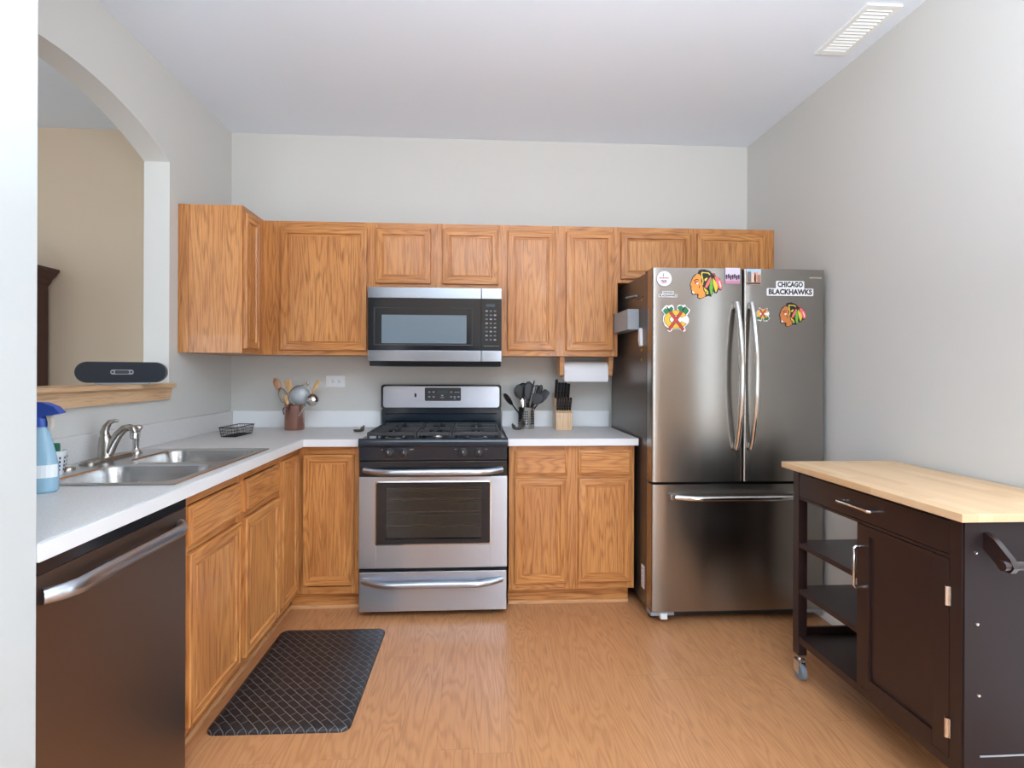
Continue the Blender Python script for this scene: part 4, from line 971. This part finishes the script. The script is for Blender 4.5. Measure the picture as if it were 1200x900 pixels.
# knife block
kx, ky = 2.083, -.165
t = thing('knife_block', 'pale wooden knife block on the right counter under the paper towels', 'block', (kx, ky, CT))
mb = MB(); mb.prism([(-.055,0),(.075,0),(.110,.215),(.055,.225),(-.048,.108),(-.055,.106)], lambda u,v,w:(w,u,v), -.049, .049, PALE); mb.build('block_body', t)
G3 = 'black handled knives in the wooden block'
def knife(x, y, z, L, w, label, lean=.0, kind='knife', th=.0072):
    t = thing(kind, label, 'knife', (kx+x, ky+y, CT+z), 0, G3)
    d = Vector((lean, -.35, 1)).normalized()
    mb = MB(); mb.blade((0,0,.0), d, (1,0,0), [(0,w*.8),(.006,w*.95),(L*.4,w*.85),(L*.8,w),(L*.97,w*.8),(L,w*.3)], th, NYLON, 12)
    for s_ in (.25,.5,.75):
        c = d*(L*s_); mb.ball((c.x, c.y-w*.9, c.z), .0022, CHROME, seg=8)
    mb.build('handle', t)
    mb = MB(); mb.blade(tuple(-d*.05), d, (1,0,0), [(0,w*.7),(.05,w*.7)], .001, CHROME, 8); mb.build('blade', t)
NM = ('leftmost', 'second from the left', 'third from the left', 'third from the right', 'second from the right', 'rightmost')
for i in range(6):
    knife(-.038+.0152*i, -.030, .115, .088, .0095, 'short black steak knife handle in the lower row of the block, %s' % NM[i], (i-2.5)*.012)
for i in range(5):
    knife(-.040+.0195*i, .035, .190, (.125,.105,.105,.105,.098)[i], .013, 'large black knife handle in the upper row of the block, %s' % ('leftmost', 'second from the left', 'middle one', 'second from the right', 'rightmost')[i], th=.0092)

# paper towel holder and roll
t = thing('paper_towel_holder', 'wooden paper towel holder under the tall wall cabinet', 'holder', (0,0,0))
for x0, x1 in ((2.052,2.078),(2.352,2.378)):
    mb = MB(); mb.prism([(-.25,ZB-.001),(-.11,ZB-.001),(-.12,1.30),(-.155,1.245),(-.19,1.235),(-.225,1.25),(-.24,1.30)], lambda u,v,w:(w,u,v), x0, x1, SILLH); mb.build('bracket', t)
MB().tube([(2.078,-.185,1.278),(2.352,-.185,1.278)], .009, SPOONW, 12).build('dowel', t)
rl = MB(); rl.lathe([(.02,-.135),(.056,-.135),(.057,-.132),(.057,.132),(.056,.135),(.02,.135)], (0,0,0), PAPER, 40, 'X', False, False)
rl.lathe([(.02,-.135),(.02,.135)], (0,0,0), col(190,160,130), 20, 'X', False, False)
rl.prism([(-.0555,.0),(-.0575,.0),(-.0575,-.03),(-.0555,-.055),(-.053,-.068),(-.0505,-.068)], lambda u,v,w:(w,u,v), -.134, .134, PAPER)
tag(rl.build('paper_towel_roll', None, (2.215, -.185, 1.278)), 'white paper towel roll hanging on the wooden holder', 'paper towel')

# speaker on the sill
t = thing('speaker', 'black capsule shaped portable speaker on the wooden sill', 'speaker', (-.035, -.985, 1.206), .45)
mb = MB(); poly = rrect(0, .054, .168, .046, .0455, 12)
mb.prism(poly, lambda u,v,w:(u,-w,v), -.035, .030, mat('speaker_shell', s2l(42,44,48), .3)); mb.build('shell', t)
mb = MB(); mb.prism(rrect(0, .054, .163, .0425, .042, 12), lambda u,v,w:(u,-w,v), .030, .034, mat('speaker_cloth', s2l(34,38,46), .85)); mb.build('grille', t)
mb = MB(); mb.prism(rrect(0, .055, .042, .0105, .009), lambda u,v,w:(u,-w,v), .034, .036, mat('spk_panel', s2l(150,152,156), .4, .3)); mb.prism(rrect(0, .055, .026, .0075, .006), lambda u,v,w:(u,-w,v), .036, .0365, NYLONG)
for x in (-.034,.034): mb.prism(circ(x,.055,.0045,12), lambda u,v,w:(u,-w,v), .036, .0366, MK_K)
mb.build('button_panel', t)
B(-.10,.10,-.028,.03,0,.009, PLASTG, bev=.002).build('foot', t)

# dresser in the next room
t = thing('wardrobe', 'tall dark wood cabinet with a crown top in the next room', 'cabinet', (-1.66, -.31, 0.012))
DW_ = mat('dark_wardrobe', s2l(78, 48, 42), .4)
B(-.60, .57, -.28, .295, 0, 1.79, DW_, bev=.004).build('body', t)
mb = MB(); mb.loft([[(x0_,y0_,z) for x0_, y0_ in ((-.60-e,-.28-e),(.57+e,-.28-e),(.57+e,.295),(-.60-e,.295))] for z, e in ((1.775,.002),(1.79,.012),(1.81,.02),(1.835,.045),(1.85,.055),(1.86,.065),(1.875,.065))], DW_); mb.build('crown', t, sharp=20)
for x0_ in (-.57, .0): B(x0_, x0_+.54, -.298, -.2805, .10, 1.72, DW_, bev=.006).build('door', t)
for x0_ in (-.07, .04): MB().ball((x0_, -.31, .95), .014, NICKEL).build('knob', t)
